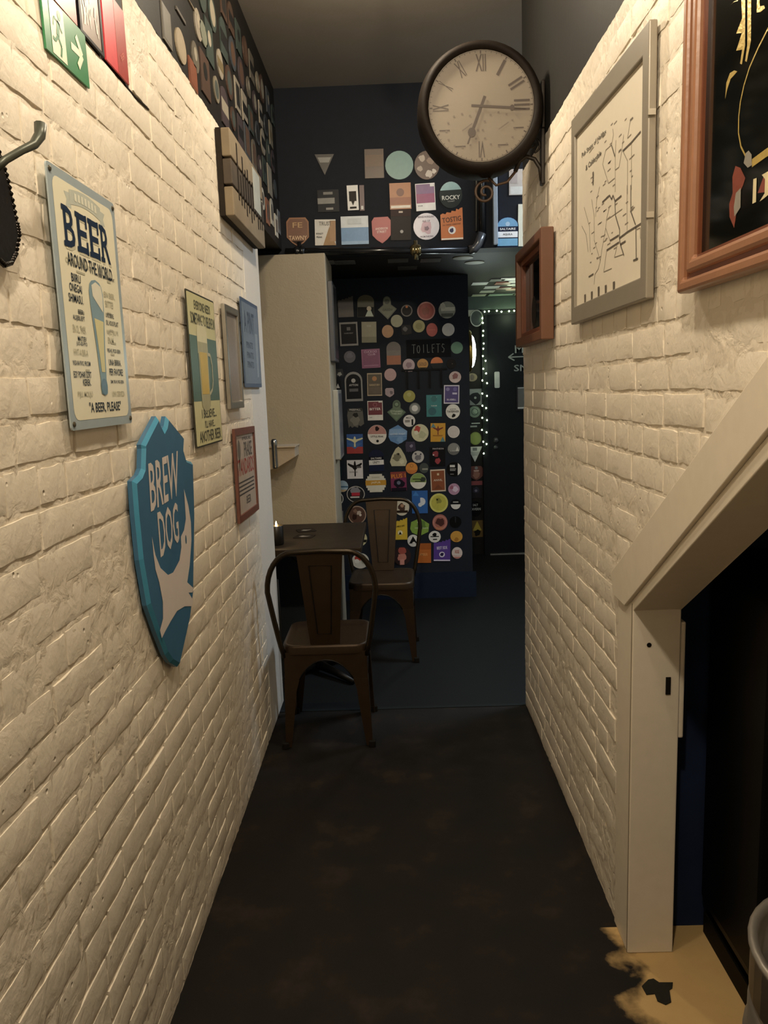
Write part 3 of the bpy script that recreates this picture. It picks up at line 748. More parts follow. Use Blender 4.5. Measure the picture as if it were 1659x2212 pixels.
for pl in ([(1.328,2.078),(1.313,2.071),(1.308,2.004),(1.317,1.980),(1.324,1.984),(1.318,2.002),(1.340,2.009),(1.321,2.027),(1.342,2.035),(1.322,2.049)], [(1.305,2.067),(1.292,2.061),(1.288,2.002),(1.300,1.977),(1.306,1.981),(1.300,2.001)], [(1.370,2.088),(1.354,2.087),(1.338,2.082),(1.342,2.082),(1.356,2.087)],
           [(1.272,2.052),(1.264,2.049),(1.262,2.039),(1.248,2.034),(1.245,2.029),(1.259,2.030),(1.272,2.035)], [(1.333,1.976),(1.345,1.982),(1.361,1.984),(1.374,1.974),(1.377,1.950),(1.370,1.962),(1.358,1.974),(1.342,1.975)]):
    MB().sheet(rpts(pl, c), 0.0086).build('gold_leaf', GOLD, o)
MB().line(rpts([(1.214,2.004),(1.238,1.994),(1.263,1.982),(1.290,1.965),(1.307,1.946),(1.318,1.925),(1.322,1.905),(1.321,1.881),(1.310,1.857),(1.290,1.836),(1.268,1.820)], c), 0.0035, 0.0086).line(rpts([(1.268,1.821),(1.223,1.823),(1.181,1.822)], c), 0.012, 0.0088).build('gold_line', GOLD, o)
mb = MB()
for pl in ([(1.328,1.833),(1.309,1.825),(1.290,1.805),(1.297,1.796),(1.309,1.787),(1.325,1.737),(1.344,1.758),(1.347,1.779),(1.335,1.793),(1.338,1.819)],): mb.sheet(rpts(pl, c), 0.0086)
mb.build('red_ornament', mat('7a3a2a', 0.35, var=0.3, scale=60), o)
for pl in ([(1.322,1.790),(1.304,1.794),(1.303,1.764),(1.324,1.754),(1.328,1.770)], [(1.291,1.842),(1.281,1.843),(1.270,1.834),(1.268,1.818),(1.282,1.818),(1.297,1.829)]): MB().sheet(rpts(pl, c), 0.0090).build('grey_ornament', mat('8a857a', 0.4), o)
for pl in ([(1.261,1.796),(1.250,1.795),(1.249,1.760),(1.261,1.760)], [(1.233,1.795),(1.207,1.795),(1.205,1.762),(1.226,1.759),(1.237,1.758),(1.222,1.766),(1.222,1.786)], [(1.201,1.794),(1.182,1.794),(1.179,1.756),(1.197,1.757)]): MB().sheet(rpts(pl, c), 0.0090).build('cream_letter', mat('d3c7a0', 0.4), o)
MB().sheet(rpts([(1.245,1.772),(1.225,1.794),(1.201,1.775),(1.218,1.767)], c), 0.0088).build('red_letter_shadow', mat('7c3a30', 0.4), o)
tag(o, 'large black and gold pub mirror in a reddish wooden frame', 'mirror')

# small dark picture in a wooden frame at the far end
c = (3.085, 1.835)
o = empty('framed_picture', on_right(c[0], c[1], 0.006))
def box_of(a): return rpts([(3.375-a,1.650+a),(2.800+a,1.650+a),(2.800+a,2.030-a),(3.375-a,2.030-a)], c)
MB().ring(box_of(0), box_of(0.035), 0, 0.045).build('outer_frame', mat('6c4733', 0.4, var=0.2, scale=9), o, fix=True, bevel=0.004)
MB().ring(box_of(0.035), box_of(0.055), 0, 0.028).build('inner_frame', WOODD, o, fix=True, bevel=0.003)
MB().prism(box_of(0.05), 0.001, 0.010).build('dark_glass', mat('0c0c0b', 0.06), o, fix=True)
MB().sheet(ell(0.05,0.06,-0.05,-0.06,20), 0.0104).build('faded_print', mat('1d1c1a', 0.4), o)
tag(o, 'small dark picture in a deep wooden frame at the far right', 'picture')

# ------------------------------------------------------------------ station clock on its bracket
ck = empty('station_clock', frame((1,0,0),(0,0,1),(0,-1,0),(0.339,2.92,2.463)))
CASE = mat('1b1510', 0.65, var=0.2, scale=20)
MB().lathe([(0.150,-0.17),(0.205,-0.15),(0.222,-0.10),(0.222,-0.02),(0.212,0.010),(0.196,0.016),(0.186,0.004),(0.184,-0.004)], 48).build('case', CASE, ck, smooth=True, fix=True)
MB().lathe([(0.1845,-0.002),(0.1845,0.002)], 48).build('dial', mat('82786a', 0.5, var=0.08, scale=8), ck)
NUM = mat('4b4038', 0.5)
mb = MB(); ROM = ['XII','I','II','III','IV','V','VI','VII','VIII','IX','X','XI']
for k, s in enumerate(ROM):
    a = -math.radians(30*k); r0 = 0.142
    if s in ('IV','V','VII','VIII'):   # partly covered by the sub-dials: only the outer stroke shows
        mb.line([(0.150*math.sin(-a)-0.018, 0.150*math.cos(a)), (0.150*math.sin(-a)+0.018, 0.150*math.cos(a))], 0.004, 0.0026); continue
    w = {1:0.010,2:0.022,3:0.036}.get(len(s), 0.036)
    mb.text(s, r0*math.sin(-a), r0*math.cos(a), w, 0.055, 0.0026, rot=a)
mb.build('numerals', NUM, ck)
mb = MB()
for k in range(60):
    a = math.radians(6*k); l = 0.010 if k % 5 == 0 else 0.006
    mb.line([((0.181-l)*math.sin(a),(0.181-l)*math.cos(a)),(0.181*math.sin(a),0.181*math.cos(a))], 0.0042 if k % 5 == 0 else 0.0016, 0.0026)
mb.ring(ell(0.1820,0.1820,n=60), ell(0.1808,0.1808,n=60), 0.0022, 0.0026)
mb.build('minute_track', NUM, ck)
mb = MB()
for cx_ in (-0.068, 0.060):
    for k in range(12):
        a = math.radians(30*k); mb.sheet(rect(0.007,0.006,cx_+0.056*math.sin(a),-0.078+0.056*math.cos(a)), 0.0027)
    mb.line([(cx_,-0.078),(cx_+0.035,-0.055)], 0.003, 0.0032)
mb.build('sub_dials', mat('6f645a', 0.5), ck)
a = math.radians(202)
MB().line([(-0.035*math.sin(a),-0.035*math.cos(a)),(0.105*math.sin(a),0.105*math.cos(a))], 0.010, 0.0050).sheet(ell(0.014,0.016,0.092*math.sin(a),0.092*math.cos(a),14), 0.0052).line([(0.10*math.sin(a),0.10*math.cos(a)),(0.132*math.sin(a),0.132*math.cos(a))], 0.005, 0.0050).build('hour_hand', NUM, ck)
a = math.radians(95)
MB().line([(-0.035*math.sin(a),-0.035*math.cos(a)),(0.115*math.sin(a),0.115*math.cos(a))], 0.008, 0.0060).sheet(ell(0.008,0.010,0.108*math.sin(a),0.108*math.cos(a),12), 0.0062).line([(0.11*math.sin(a),0.11*math.cos(a)),(0.155*math.sin(a),0.155*math.cos(a))], 0.003, 0.0060).build('minute_hand', NUM, ck)
def spiral(cx_, cy_, r0, turns, a0, n=34, s=1): return [(cx_+r0*(1-0.8*k/n)*math.cos(a0+s*turns*2*math.pi*k/n), cy_+r0*(1-0.8*k/n)*math.sin(a0+s*turns*2*math.pi*k/n), -0.08) for k in range(n+1)]
IR2 = mat('2c241c', 0.45, metal=0.3)
MB().tube(spiral(0.02,-0.268,0.042,1.6,1.2), 0.005, 8).tube([(0.03,-0.215,-0.08),(0.06,-0.245,-0.08),(0.10,-0.235,-0.08),(0.135,-0.195,-0.08)], 0.005, 8).build('scroll', mat('4a3626', 0.45), ck, smooth=True)
MB().tube([(0.20,-0.02,-0.08),(0.225,-0.02,-0.08)], 0.014, 10).build('arm', IR2, ck)
MB().box((0.222,-0.250,-0.100),(0.234,-0.060,-0.060)).box((0.222,-0.06,-0.105),(0.234,0.10,-0.055)).build('wall_plate', IR2, ck, bevel=0.003)
MB().tube([(0.226,-0.235,-0.08),(0.220,-0.19,-0.08),(0.200,-0.160,-0.08),(0.170,-0.150,-0.08),(0.145,-0.165,-0.08),(0.130,-0.200,-0.08)], 0.008, 8).tube(spiral(0.195,-0.110,0.028,1.3,-1.4), 0.004, 7).build('bracket_scroll', IR2, ck, smooth=True)
tag(ck, 'round white station clock with roman numerals on an iron bracket', 'clock')

# ------------------------------------------------------------------ chairs and table
STEEL = mat('3a2c1d', 0.42, metal=0.55, var=0.25, scale=18, bump=0.1); STEELD = mat('1c1814', 0.4, metal=0.5, var=0.2)
def half(z): return 0.184 - 0.014 * min(1, z / 0.43)
def gap(z):
    base = 0.160 - 0.030 * min(1, z / 0.22)
    return base if z < 0.22 else 0.130 * math.sqrt(max(0.0, 1 - ((z - 0.22) / 0.165) ** 2))
def make_chair():
    """Pressed steel cafe chair; sitter faces local +y, origin on the floor at the seat centre."""
    root = empty('metal_chair', Matrix.Identity(4))
    seat = MB(); n = 7
    out = rrect(0.362, 0.362, 0.055, n=5); inn = rrect(0.33, 0.33, 0.045, n=5)
    m = len(out)
    vv = [(x,y,0.412) for x,y in out] + [(x,y,0.440) for x,y in out] + [(x*0.985,y*0.985,0.450) for x,y in out] + [(x,y,0.450) for x,y in inn] + [(x*0.9,y*0.9,0.443) for x,y in inn]
    ff = [(a*m+i, a*m+(i+1) % m, (a+1)*m+(i+1) % m, (a+1)*m+i) for a in range(4) for i in range(m)] + [tuple(4*m+i for i in range(m))]
    s = seat.add(vv, ff).build('seat', STEEL, root, smooth=True, fix=True)
    zs = [0.004, 0.05, 0.10, 0.15, 0.20, 0.25, 0.30]
    for sx in (-1, 1):
        for sy in (-1, 1):
            mb = MB()
            for z0, z1 in zip(zs[:-1], zs[1:]):
                for (p, q) in (((half(z0)*sx, half(z0)*sy), (gap(z0)*sx, half(z0)*sy)), ((half(z0)*sx, half(z0)*sy), (half(z0)*sx, gap(z0)*sy))):
                    k = half(z1)
                    t = ((k*sx, k*sy), (gap(z1)*sx, k*sy)) if q[1] == p[1] else ((k*sx, k*sy), (k*sx, gap(z1)*sy))
                    mb.add([(p[0],p[1],z0),(q[0],q[1],z0),(t[1][0],t[1][1],z1),(t[0][0],t[0][1],z1)], [(0,1,2,3)])
            o = mb.build('leg', STEEL, root)
            md = o.modifiers.new('thickness', 'SOLIDIFY'); md.thickness = 0.004; md.offset = 0
            MB().box((half(0)*sx-0.014,half(0)*sy-0.014,0),(half(0)*sx+0.014,half(0)*sy+0.014,0.028)).build('foot_cap', mat('1a1815', 0.6), o, bevel=0.003)
    top = [0.30, 0.33, 0.355, 0.372, 0.381, 0.385]
    for ax in range(4):
        mb = MB(); ca, sa = math.cos(ax*math.pi/2), math.sin(ax*math.pi/2)
        L = [(-half(z), z) for z in (0.30, 0.36, 0.42)] + [(half(z), z) for z in (0.42, 0.36, 0.30)]
        arch = [(gap(z), z) for z in top] + [(-gap(z), z) for z in top[::-1][1:]]
        pts = L + arch
        d = half(0.36)
        mb.add([(x*ca - d*sa, x*sa + d*ca, z) for x, z in pts], [tuple(range(len(pts)))])
        o = mb.build('apron', STEEL, root)
        md = o.modifiers.new('thickness', 'SOLIDIFY'); md.thickness = 0.004; md.offset = 0
        MB().tube([(x*ca - (d+0.001)*sa, x*sa + (d+0.001)*ca, z) for x, z in arch], 0.0035, 6).build('rolled_edge', STEELD, o, smooth=True)
    path = []
    for k in range(7): t = k/6; path.append((-0.172 - 0.050*t**0.8, -0.165 - 0.035*t, 0.400 + 0.290*t))
    for k in range(1, 9):
        a = math.pi - (math.pi/2)*k/8; path.append((-0.112 + 0.110*math.cos(a), -0.200 - 0.012*math.sin(a), 0.690 + 0.165*math.sin(a)))
    path += [(0.0, -0.215, 0.860)]
    path += [(-x, y, z) for x, y, z in path[::-1][1:]]
    MB().tube(path, 0.0115, 10).build('back_hoop', mat('352d22', 0.32, metal=0.7, var=0.15), root, smooth=True)
    bp_ = [(-0.062,-0.150,0.445),(0.062,-0.150,0.445),(0.094,-0.214,0.855),(-0.094,-0.214,0.855)]
    mb = MB().add(bp_, [(0,1,2,3)])
    o = mb.build('back_slat', STEEL, root)
    md = o.modifiers.new('thickness', 'SOLIDIFY'); md.thickness = 0.005; md.offset = 0
    def on_slat(u, t, e): return (u, -0.150 - 0.064*t + e, 0.445 + 0.41*t)
    w0, w1 = 0.028, 0.046
    for e in (0.004, -0.004):
        loop = [on_slat(-w0,0.12,e), on_slat(w0,0.12,e), on_slat(w1,0.86,e), on_slat(-w1,0.86,e)]
        MB().tube(loop, 0.0028, 6, closed=True).build('pressed_panel', STEELD, o)
    return root
def children(o): return [x for x in bpy.data.objects if x.parent == o]
def dup(o, parent=None):
    c = o.copy(); COL.objects.link(c); c.parent = parent
    for ch in children(o): dup(ch, c)
    return c
ch1 = make_chair()
ch2 = dup(ch1)
ch1.matrix_world = Matrix.Translation((-0.322, 3.292, 0))
ch2.matrix_world = Matrix.Translation((-0.098, 4.305, 0)) @ Matrix.Rotation(math.pi - 0.03, 4, 'Z')
tag(ch1, 'brown metal cafe chair with its back to us, in front of table', 'chair', 'metal cafe chairs')
tag(ch2, 'brown metal cafe chair behind the table, facing us', 'chair', 'metal cafe chairs')

tb = empty('cafe_table', Matrix.Translation((-0.465, 4.02, 0)))
MB().box((-0.285,-0.36,0.715),(0.285,0.36,0.750)).build('table_top', mat('2f271e', 0.5, var=0.3, scale=10, bump=0.3, bscale=20), tb, bevel=0.005)
MB().box((-0.20,-0.25,0.690),(0.20,0.25,0.7149)).build('sub_frame', STEELD, tb)
MB().tube([(0,0,0.03),(0,0,0.70)], 0.032, 14).build('column', STEELD, tb, smooth=True)
for k in range(4):
    a = math.pi/4 + k*math.pi/2
    MB().tube([(0,0,0.045),(0.16*math.cos(a),0.16*math.sin(a),0.035),(0.30*math.cos(a),0.30*math.sin(a),0.016)], [0.026,0.020,0.014], 8).build('foot', STEELD, tb, smooth=True)
    MB().tube([(0,0,0.55),(0.17*math.cos(a),0.17*math.sin(a),0.70)], 0.010, 6).build('strut', STEELD, tb)
tag(tb, 'square dark wooden cafe table against the white pillar', 'table')
for (x, y, rz, lab) in ((-0.50,4.16,0.3,'dark beer mat with pale mark further from us on the table'),(-0.49,3.98,-0.2,'dark beer mat with pale mark nearer us on the table')):
    o = tag(MB().prism(rrect(0.10,0.095,0.012), 0, 0.0025).build('beer_mat', mat('211c17', 0.6), mw=Matrix.Translation((x,y,0.7502)) @ Matrix.Rotation(rz,4,'Z')), lab, 'beer mat', 'beer mats on the table')
    MB().sheet([(-0.030,-0.006),(-0.005,-0.020),(0.020,-0.004),(0.034,0.012),(0.010,0.006),(-0.012,0.016)], 0.0029).build('emblem', mat('8f877a', 0.5), o)
cd = empty('candle_holder', Matrix.Translation((-0.603, 3.79, 0.7502)))
MB().lathe([(0.030,0.0),(0.034,0.006),(0.035,0.095),(0.032,0.098),(0.030,0.094),(0.029,0.070),(0.004,0.068)], 24).build('cup', mat('15120f', 0.35), cd, smooth=True, fix=True)
MB().lathe([(0.0285,0.066),(0.0285,0.084),(0.002,0.086)], 20).build('wax', mat('e8c860', 0.5, emit=0.9), cd)
MB().lathe([(0.001,0.088),(0.0045,0.096),(0.0035,0.106),(0.0008,0.118)], 10).build('flame', mat('ffd27a', 0.5, emit=40.0), cd, smooth=True)
tag(cd, 'lit candle in a dark cup on the table beside the wall', 'candle')
point_light('light_candle', (-0.603, 3.79, 0.90), 0.25, (1.0, 0.70, 0.35), 0.01)

# wedge shaped corner shelf on the pillar
o = empty('corner_shelf', Matrix.Translation((-0.66, 4.40, 1.20)))
p = [(-0.14,0.0),(0.112,0.0),(0.112,-0.052),(0.012,-0.108),(-0.14,-0.15)]
MB().prism(p, 0.0, 0.17).build('wedge', mat('a29480', 0.55, var=0.12, bump=0.2), o, fix=True, bevel=0.002).matrix_local = frame((1,0,0),(0,0,1),(0,-1,0),(0,0,0))
MB().box((-0.14,-0.185,0.0),(0.118,0.0,0.008)).build('top_board', mat('a89a86', 0.55, var=0.12), o, bevel=0.002)
MB().lathe([(0.013,-0.11),(0.015,-0.10),(0.015,0.01),(0.017,0.015),(0.017,0.040),(0.010,0.050)], 16, (0.004,-0.188,0.0)).build('metal_post', mat('9a9c9c', 0.18, metal=0.9), o, smooth=True)
tag(o, 'pale wedge shaped shelf with a metal post on the white pillar', 'shelf')

# frames on the far side of the pillar, edge on
o = tag(MB().box((-0.350,4.46,1.66),(-0.322,4.76,2.10)).build('side_frame', mat('46474a', 0.4), bevel=0.004), 'dark grey frame seen edge on, high on the pillar side', 'picture frame')
MB().box((-0.3225,4.48,1.68),(-0.320,4.74,2.08)).build('panel', mat('22242a', 0.3), o)
o = tag(MB().box((-0.350,4.50,1.10),(-0.318,4.80,1.50)).build('side_frame', mat('b3b3ac', 0.3, metal=0.5), bevel=0.004), 'silver frame seen edge on, lower on the pillar side', 'picture frame')
MB().box((-0.3185,4.52,1.12),(-0.316,4.78,1.48)).build('panel', mat('5c6064', 0.3), o)

# cable running down the end of the left wall
tag(MB().tube([(XL+0.006,3.60,0.62),(XL+0.010,3.59,0.45),(XL+0.012,3.57,0.25),(XL+0.016,3.56,0.08),(XL+0.02,3.57,0.006)], 0.004, 6).build('wall_cable', mat('1b1916', 0.5), smooth=True), 'thin dark cable down the end of the left wall', 'cable')

# ------------------------------------------------------------------ under the stair
cb = empty('black_cabinet', Matrix.Translation((1.115, 1.77, 0)))
MB().prism(rrect(0.65,1.01,0.06,0,0.565), -0.17, 0.16).build('body', mat('070707', 0.45, var=0.2), cb, bevel=0.012).matrix_local = frame((1,0,0),(0,0,1),(0,-1,0),(0,0,0))
MB().prism(rrect(0.57,0.90,0.03,0,0.575), 0.1605, 0.170).build('door', mat('0a0a09', 0.4, var=0.2), cb, bevel=0.004).matrix_local = frame((1,0,0),(0,0,1),(0,-1,0),(0,0,0))
MB().box((-0.315,-0.155,0.0),(0.315,0.165,0.0599)).build('plinth', mat('0a0806', 0.6), cb)
MB().tube([(-0.24,-0.171,0.62),(-0.24,-0.195,0.63),(-0.24,-0.195,0.75),(-0.24,-0.171,0.76)], 0.008, 8).build('handle', mat('161616', 0.3, metal=0.6), cb, smooth=True)
tag(cb, 'tall black cabinet standing in the opening under the stair', 'cabinet')

kg = empty('beer_keg', Matrix.Translation((0.765, 1.14, 0)))
KS = mat('a7a197', 0.38, metal=0.7, var=0.12, scale=14, bump=0.25, bscale=18)
MB().lathe([(0.16,0.03),(0.19,0.06),(0.197,0.10),(0.197,0.205),(0.203,0.215),(0.203,0.235),(0.197,0.245),(0.197,0.34),(0.203,0.35),(0.203,0.37),(0.197,0.38),(0.197,0.43),(0.186,0.462),(0.14,0.478),(0.05,0.485)], 40).build('barrel', KS, kg, smooth=True)
def collar(z0, z1, r): return MB().lathe([(r-0.006,z0),(r,z0),(r,z1-0.016),(r+0.004,z1-0.012),(r+0.005,z1-0.004),(r-0.002,z1),(r-0.010,z1-0.003),(r-0.012,z1-0.012),(r-0.008,z1-0.02),(r-0.008,z0)], 40)
collar(0.455,0.555,0.196).build('top_chime', KS, kg, smooth=True)
MB().lathe([(0.186,0.0),(0.196,0.0),(0.196,0.075),(0.186,0.075)], 40).build('bottom_chime', KS, kg, smooth=True)
MB().lathe([(0.030,0.48),(0.030,0.505),(0.022,0.512),(0.006,0.512)], 20).build('valve', mat('8d867a', 0.3, metal=0.9), kg, smooth=True)
MB().tube([(-0.18,0.02,0.50),(-0.12,0.06,0.50),(-0.06,0.05,0.495)], 0.006, 8).build('handle_bar', KS, kg, smooth=True)
lb = MB(); n = 14
for k in range(n):
    a0, a1 = math.radians(185 + 70*k/n), math.radians(185 + 70*(k+1)/n)
    lb.add([(0.2045*math.cos(a0),0.2045*math.sin(a0),0.25),(0.2045*math.cos(a1),0.2045*math.sin(a1),0.25),(0.2045*math.cos(a1),0.2045*math.sin(a1),0.34),(0.2045*math.cos(a0),0.2045*math.sin(a0),0.34)], [(0,1,2,3)])
lb.build('paper_label', mat('c8c0b4', 0.6), kg)
tag(kg, 'steel beer keg with pale label at the lower right corner', 'keg')
pts = [(0.572,1.741),(0.595,1.762),(0.609,1.765),(0.619,1.752),(0.653,1.751),(0.645,1.733),(0.636,1.727),(0.627,1.689),(0.611,1.681),(0.595,1.693),(0.596,1.716),(0.575,1.714)]
tag(MB().prism(pts, 0.001, 0.003).build('torn_scrap', mat('23221d', 0.7, bump=0.4), fix=True), 'torn black scrap on the bare floor by the stair post', 'scrap')

# ------------------------------------------------------------------ pump clips and badges
def shape(kind, w, h, s=1.0):
    a, b = w/2*s, h/2*s
    if kind == 'c': return ell(a, b, n=26)
    if kind == 'r': return [(-a,-b),(a,-b),(a,b),(-a,b)]
    if kind == 'j':
        top = [(a,b),(a*0.78,b*0.96),(a*0.66,b*0.86),(a*0.45,b*0.93),(a*0.38,b*0.78),(a*0.02,b*0.82),(-a*0.05,b*0.70),(-a*0.42,b*0.74),(-a*0.55,b*0.62),(-a*0.80,b*0.68),(-a,b*0.60)]
        return [(-a,-b),(a,-b)] + top
    if kind == 'g': return [(-a*0.8,-b),(-a*0.62,-b*0.8),(-a*0.4,-b),(-a*0.15,-b*0.86),(a*0.25,-b),(a*0.34,-b*0.72),(a*0.6,-b*0.86),(a,-b*0.62),(a*0.9,b*0.55),(a*0.8,b),(-a*0.8,b),(-a*0.95,b*0.3)]
    if kind == 'd':
        arc = [(a*0.42*math.cos(t), b*0.58 + b*0.42*math.sin(t)) for t in [math.pi*k/8 for k in range(9)]]
        return [(0,-b),(a,-b*0.12)] + [(a*0.42,b*0.28)] + arc + [(-a*0.42,b*0.28),(-a,-b*0.12)]
    if kind == 'h': return [(0,-b),(a*0.92,-b*0.52),(a,b*0.35),(a*0.62,b*0.60),(a*0.05,b),(-a*0.9,b*0.55),(-a,-b*0.2),(-a*0.8,-b*0.62)]
    if kind == 's': return [(0,-b),(a*0.55,-b*0.72),(a,-b*0.35),(a,b*0.72),(a*0.72,b),(-a*0.72,b),(-a,b*0.72),(-a,-b*0.35),(-a*0.55,-b*0.72)]
    if kind == 'a':
        arc = [(a*math.cos(t), b*0.42 + b*0.58*math.sin(t)) for t in [math.pi*k/10 for k in range(11)]]
        return [(-a,-b),(a,-b)] + arc
    if kind == 'p':
        return [(-a*0.8,-b),(a*0.8,-b),(a,-b*0.55),(a*0.75,b*0.1),(a*0.3,b*0.8),(0,b),(-a*0.3,b*0.8),(-a*0.75,b*0.1),(-a,-b*0.55)]
    if kind == 't': return [(0,-b),(a,b),(-a,b)]
    if kind == 'x': return [(-a*0.66,-b),(a*0.66,-b),(a*0.66,-b*0.78),(a*0.86,-b*0.78),(a*0.86,-b*0.5),(a,-b*0.5),(a,b*0.5),(a*0.86,b*0.5),(a*0.86,b*0.78),(a*0.66,b*0.78),(a*0.66,b),(-a*0.66,b),(-a*0.66,b*0.78),(-a*0.86,b*0.78),(-a*0.86,b*0.5),(-a,b*0.5),(-a,-b*0.5),(-a*0.86,-b*0.5),(-a*0.86,-b*0.78),(-a*0.66,-b*0.78)]
    raise KeyError(kind)
def cut_band(p, lo, hi):
    for sgn, lim in ((1, lo), (-1, -hi)):
        q = []
        for i in range(len(p)):
            a, b = p[i-1], p[i]; fa, fb = sgn*a[1] - lim, sgn*b[1] - lim
            if (fa >= 0) != (fb >= 0):
                t = fa/(fa-fb); q.append((a[0]+(b[0]-a[0])*t, a[1]+(b[1]-a[1])*t))
            if fb >= 0: q.append(b)
        p = q
        if len(p) < 3: return []
    return p
def bird(w, h, u, v):
    Q = [(0.05,-0.5),(0.045,-0.1),(0.2,0.06),(0.36,0.14),(0.5,0.26),(0.46,0.36),(0.30,0.28),(0.08,0.20),(0.05,0.40),(0,0.5)]; P = Q + [(-x, y) for x, y in Q[::-1]][1:]
    return [(u + x*w, v + y*h) for x, y in P]
NAMES = {'panel':'panel','band':'band','disc':'disc','rect':'patch','tri':'triangle','txt':'lettering','bird':'bird_emblem','blob':'picture','ring':'ring','half':'crescent'}
def clip(mw, kind, w, h, base, parts, label, group, name=None, thick=0.005):
    name = name or ('round_badge' if kind == 'c' else 'pump_clip')
    P = shape(kind, w, h)
    o = MB().prism(P, 0.0005, thick).build(name, mat(base, 0.4, var=0.10, scale=40), mw=mw, fix=True)
    z = thick; letters = {}
    for pt in parts:
        z += 0.0005; t = pt[0]; col = mat(pt[1], 0.42, var=0.14, scale=60)
        mb = MB()
        if t == 'panel': mb.sheet(shape(kind, w, h, pt[2]), z)
        elif t == 'band':
            q = cut_band(shape(kind, w, h, pt[4] if len(pt) > 4 else 0.98), pt[2]*h, pt[3]*h)
            if q: mb.sheet(q, z)
        elif t == 'disc': mb.sheet(ell(pt[4]*w, pt[4]*w, pt[2]*w, pt[3]*h, 18), z)
        elif t == 'ring': mb.ring(ell(pt[4]*w, pt[4]*w, pt[2]*w, pt[3]*h, 22), ell(pt[4]*w*0.82, pt[4]*w*0.82, pt[2]*w, pt[3]*h, 22), z-0.0004, z)
        elif t == 'rect': mb.sheet(rect(pt[4]*w, pt[5]*h, pt[2]*w, pt[3]*h), z)
        elif t == 'tri':
            u, v, a, b = pt[2]*w, pt[3]*h, pt[4]*w, pt[5]*h; mb.sheet([(u-a/2,v-b/2),(u+a/2,v-b/2),(u,v+b/2)], z)
        elif t == 'bird': mb.sheet(bird(pt[4]*w, pt[5]*h, pt[2]*w, pt[3]*h), z)
        elif t == 'half': mb.sheet([(w/2*0.98*math.cos(a), h/2*0.98*math.sin(a)) for a in [math.radians(-60 + 12*k) for k in range(11)]], z)
        elif t == 'blob':
            r = random.Random(pt[5] if len(pt) > 5 else 1); n = 13; R = pt[4]*w
            mb.sheet([(pt[2]*w + R*r.uniform(0.62,1.1)*math.cos(2*math.pi*k/n), pt[3]*h + R*r.uniform(0.62,1.1)*math.sin(2*math.pi*k/n)) for k in range(n)], z)
        elif t == 'txt':
            letters.setdefault(pt[1], []).append((pt, z)); continue
        if mb.v: mb.build(NAMES[t], col, o)
    for c_, ls in letters.items():
        mb = MB()
        for pt, zz in ls: mb.text(pt[2], pt[3]*w, pt[4]*h, pt[5]*w, pt[6]*h, zz + 0.0006, rot=pt[7] if len(pt) > 7 else 0.0)
        mb.build('lettering', mat(c_, 0.45, var=0.05), o)
    return tag(o, label, 'pump clip' if name == 'pump_clip' else 'badge', group)

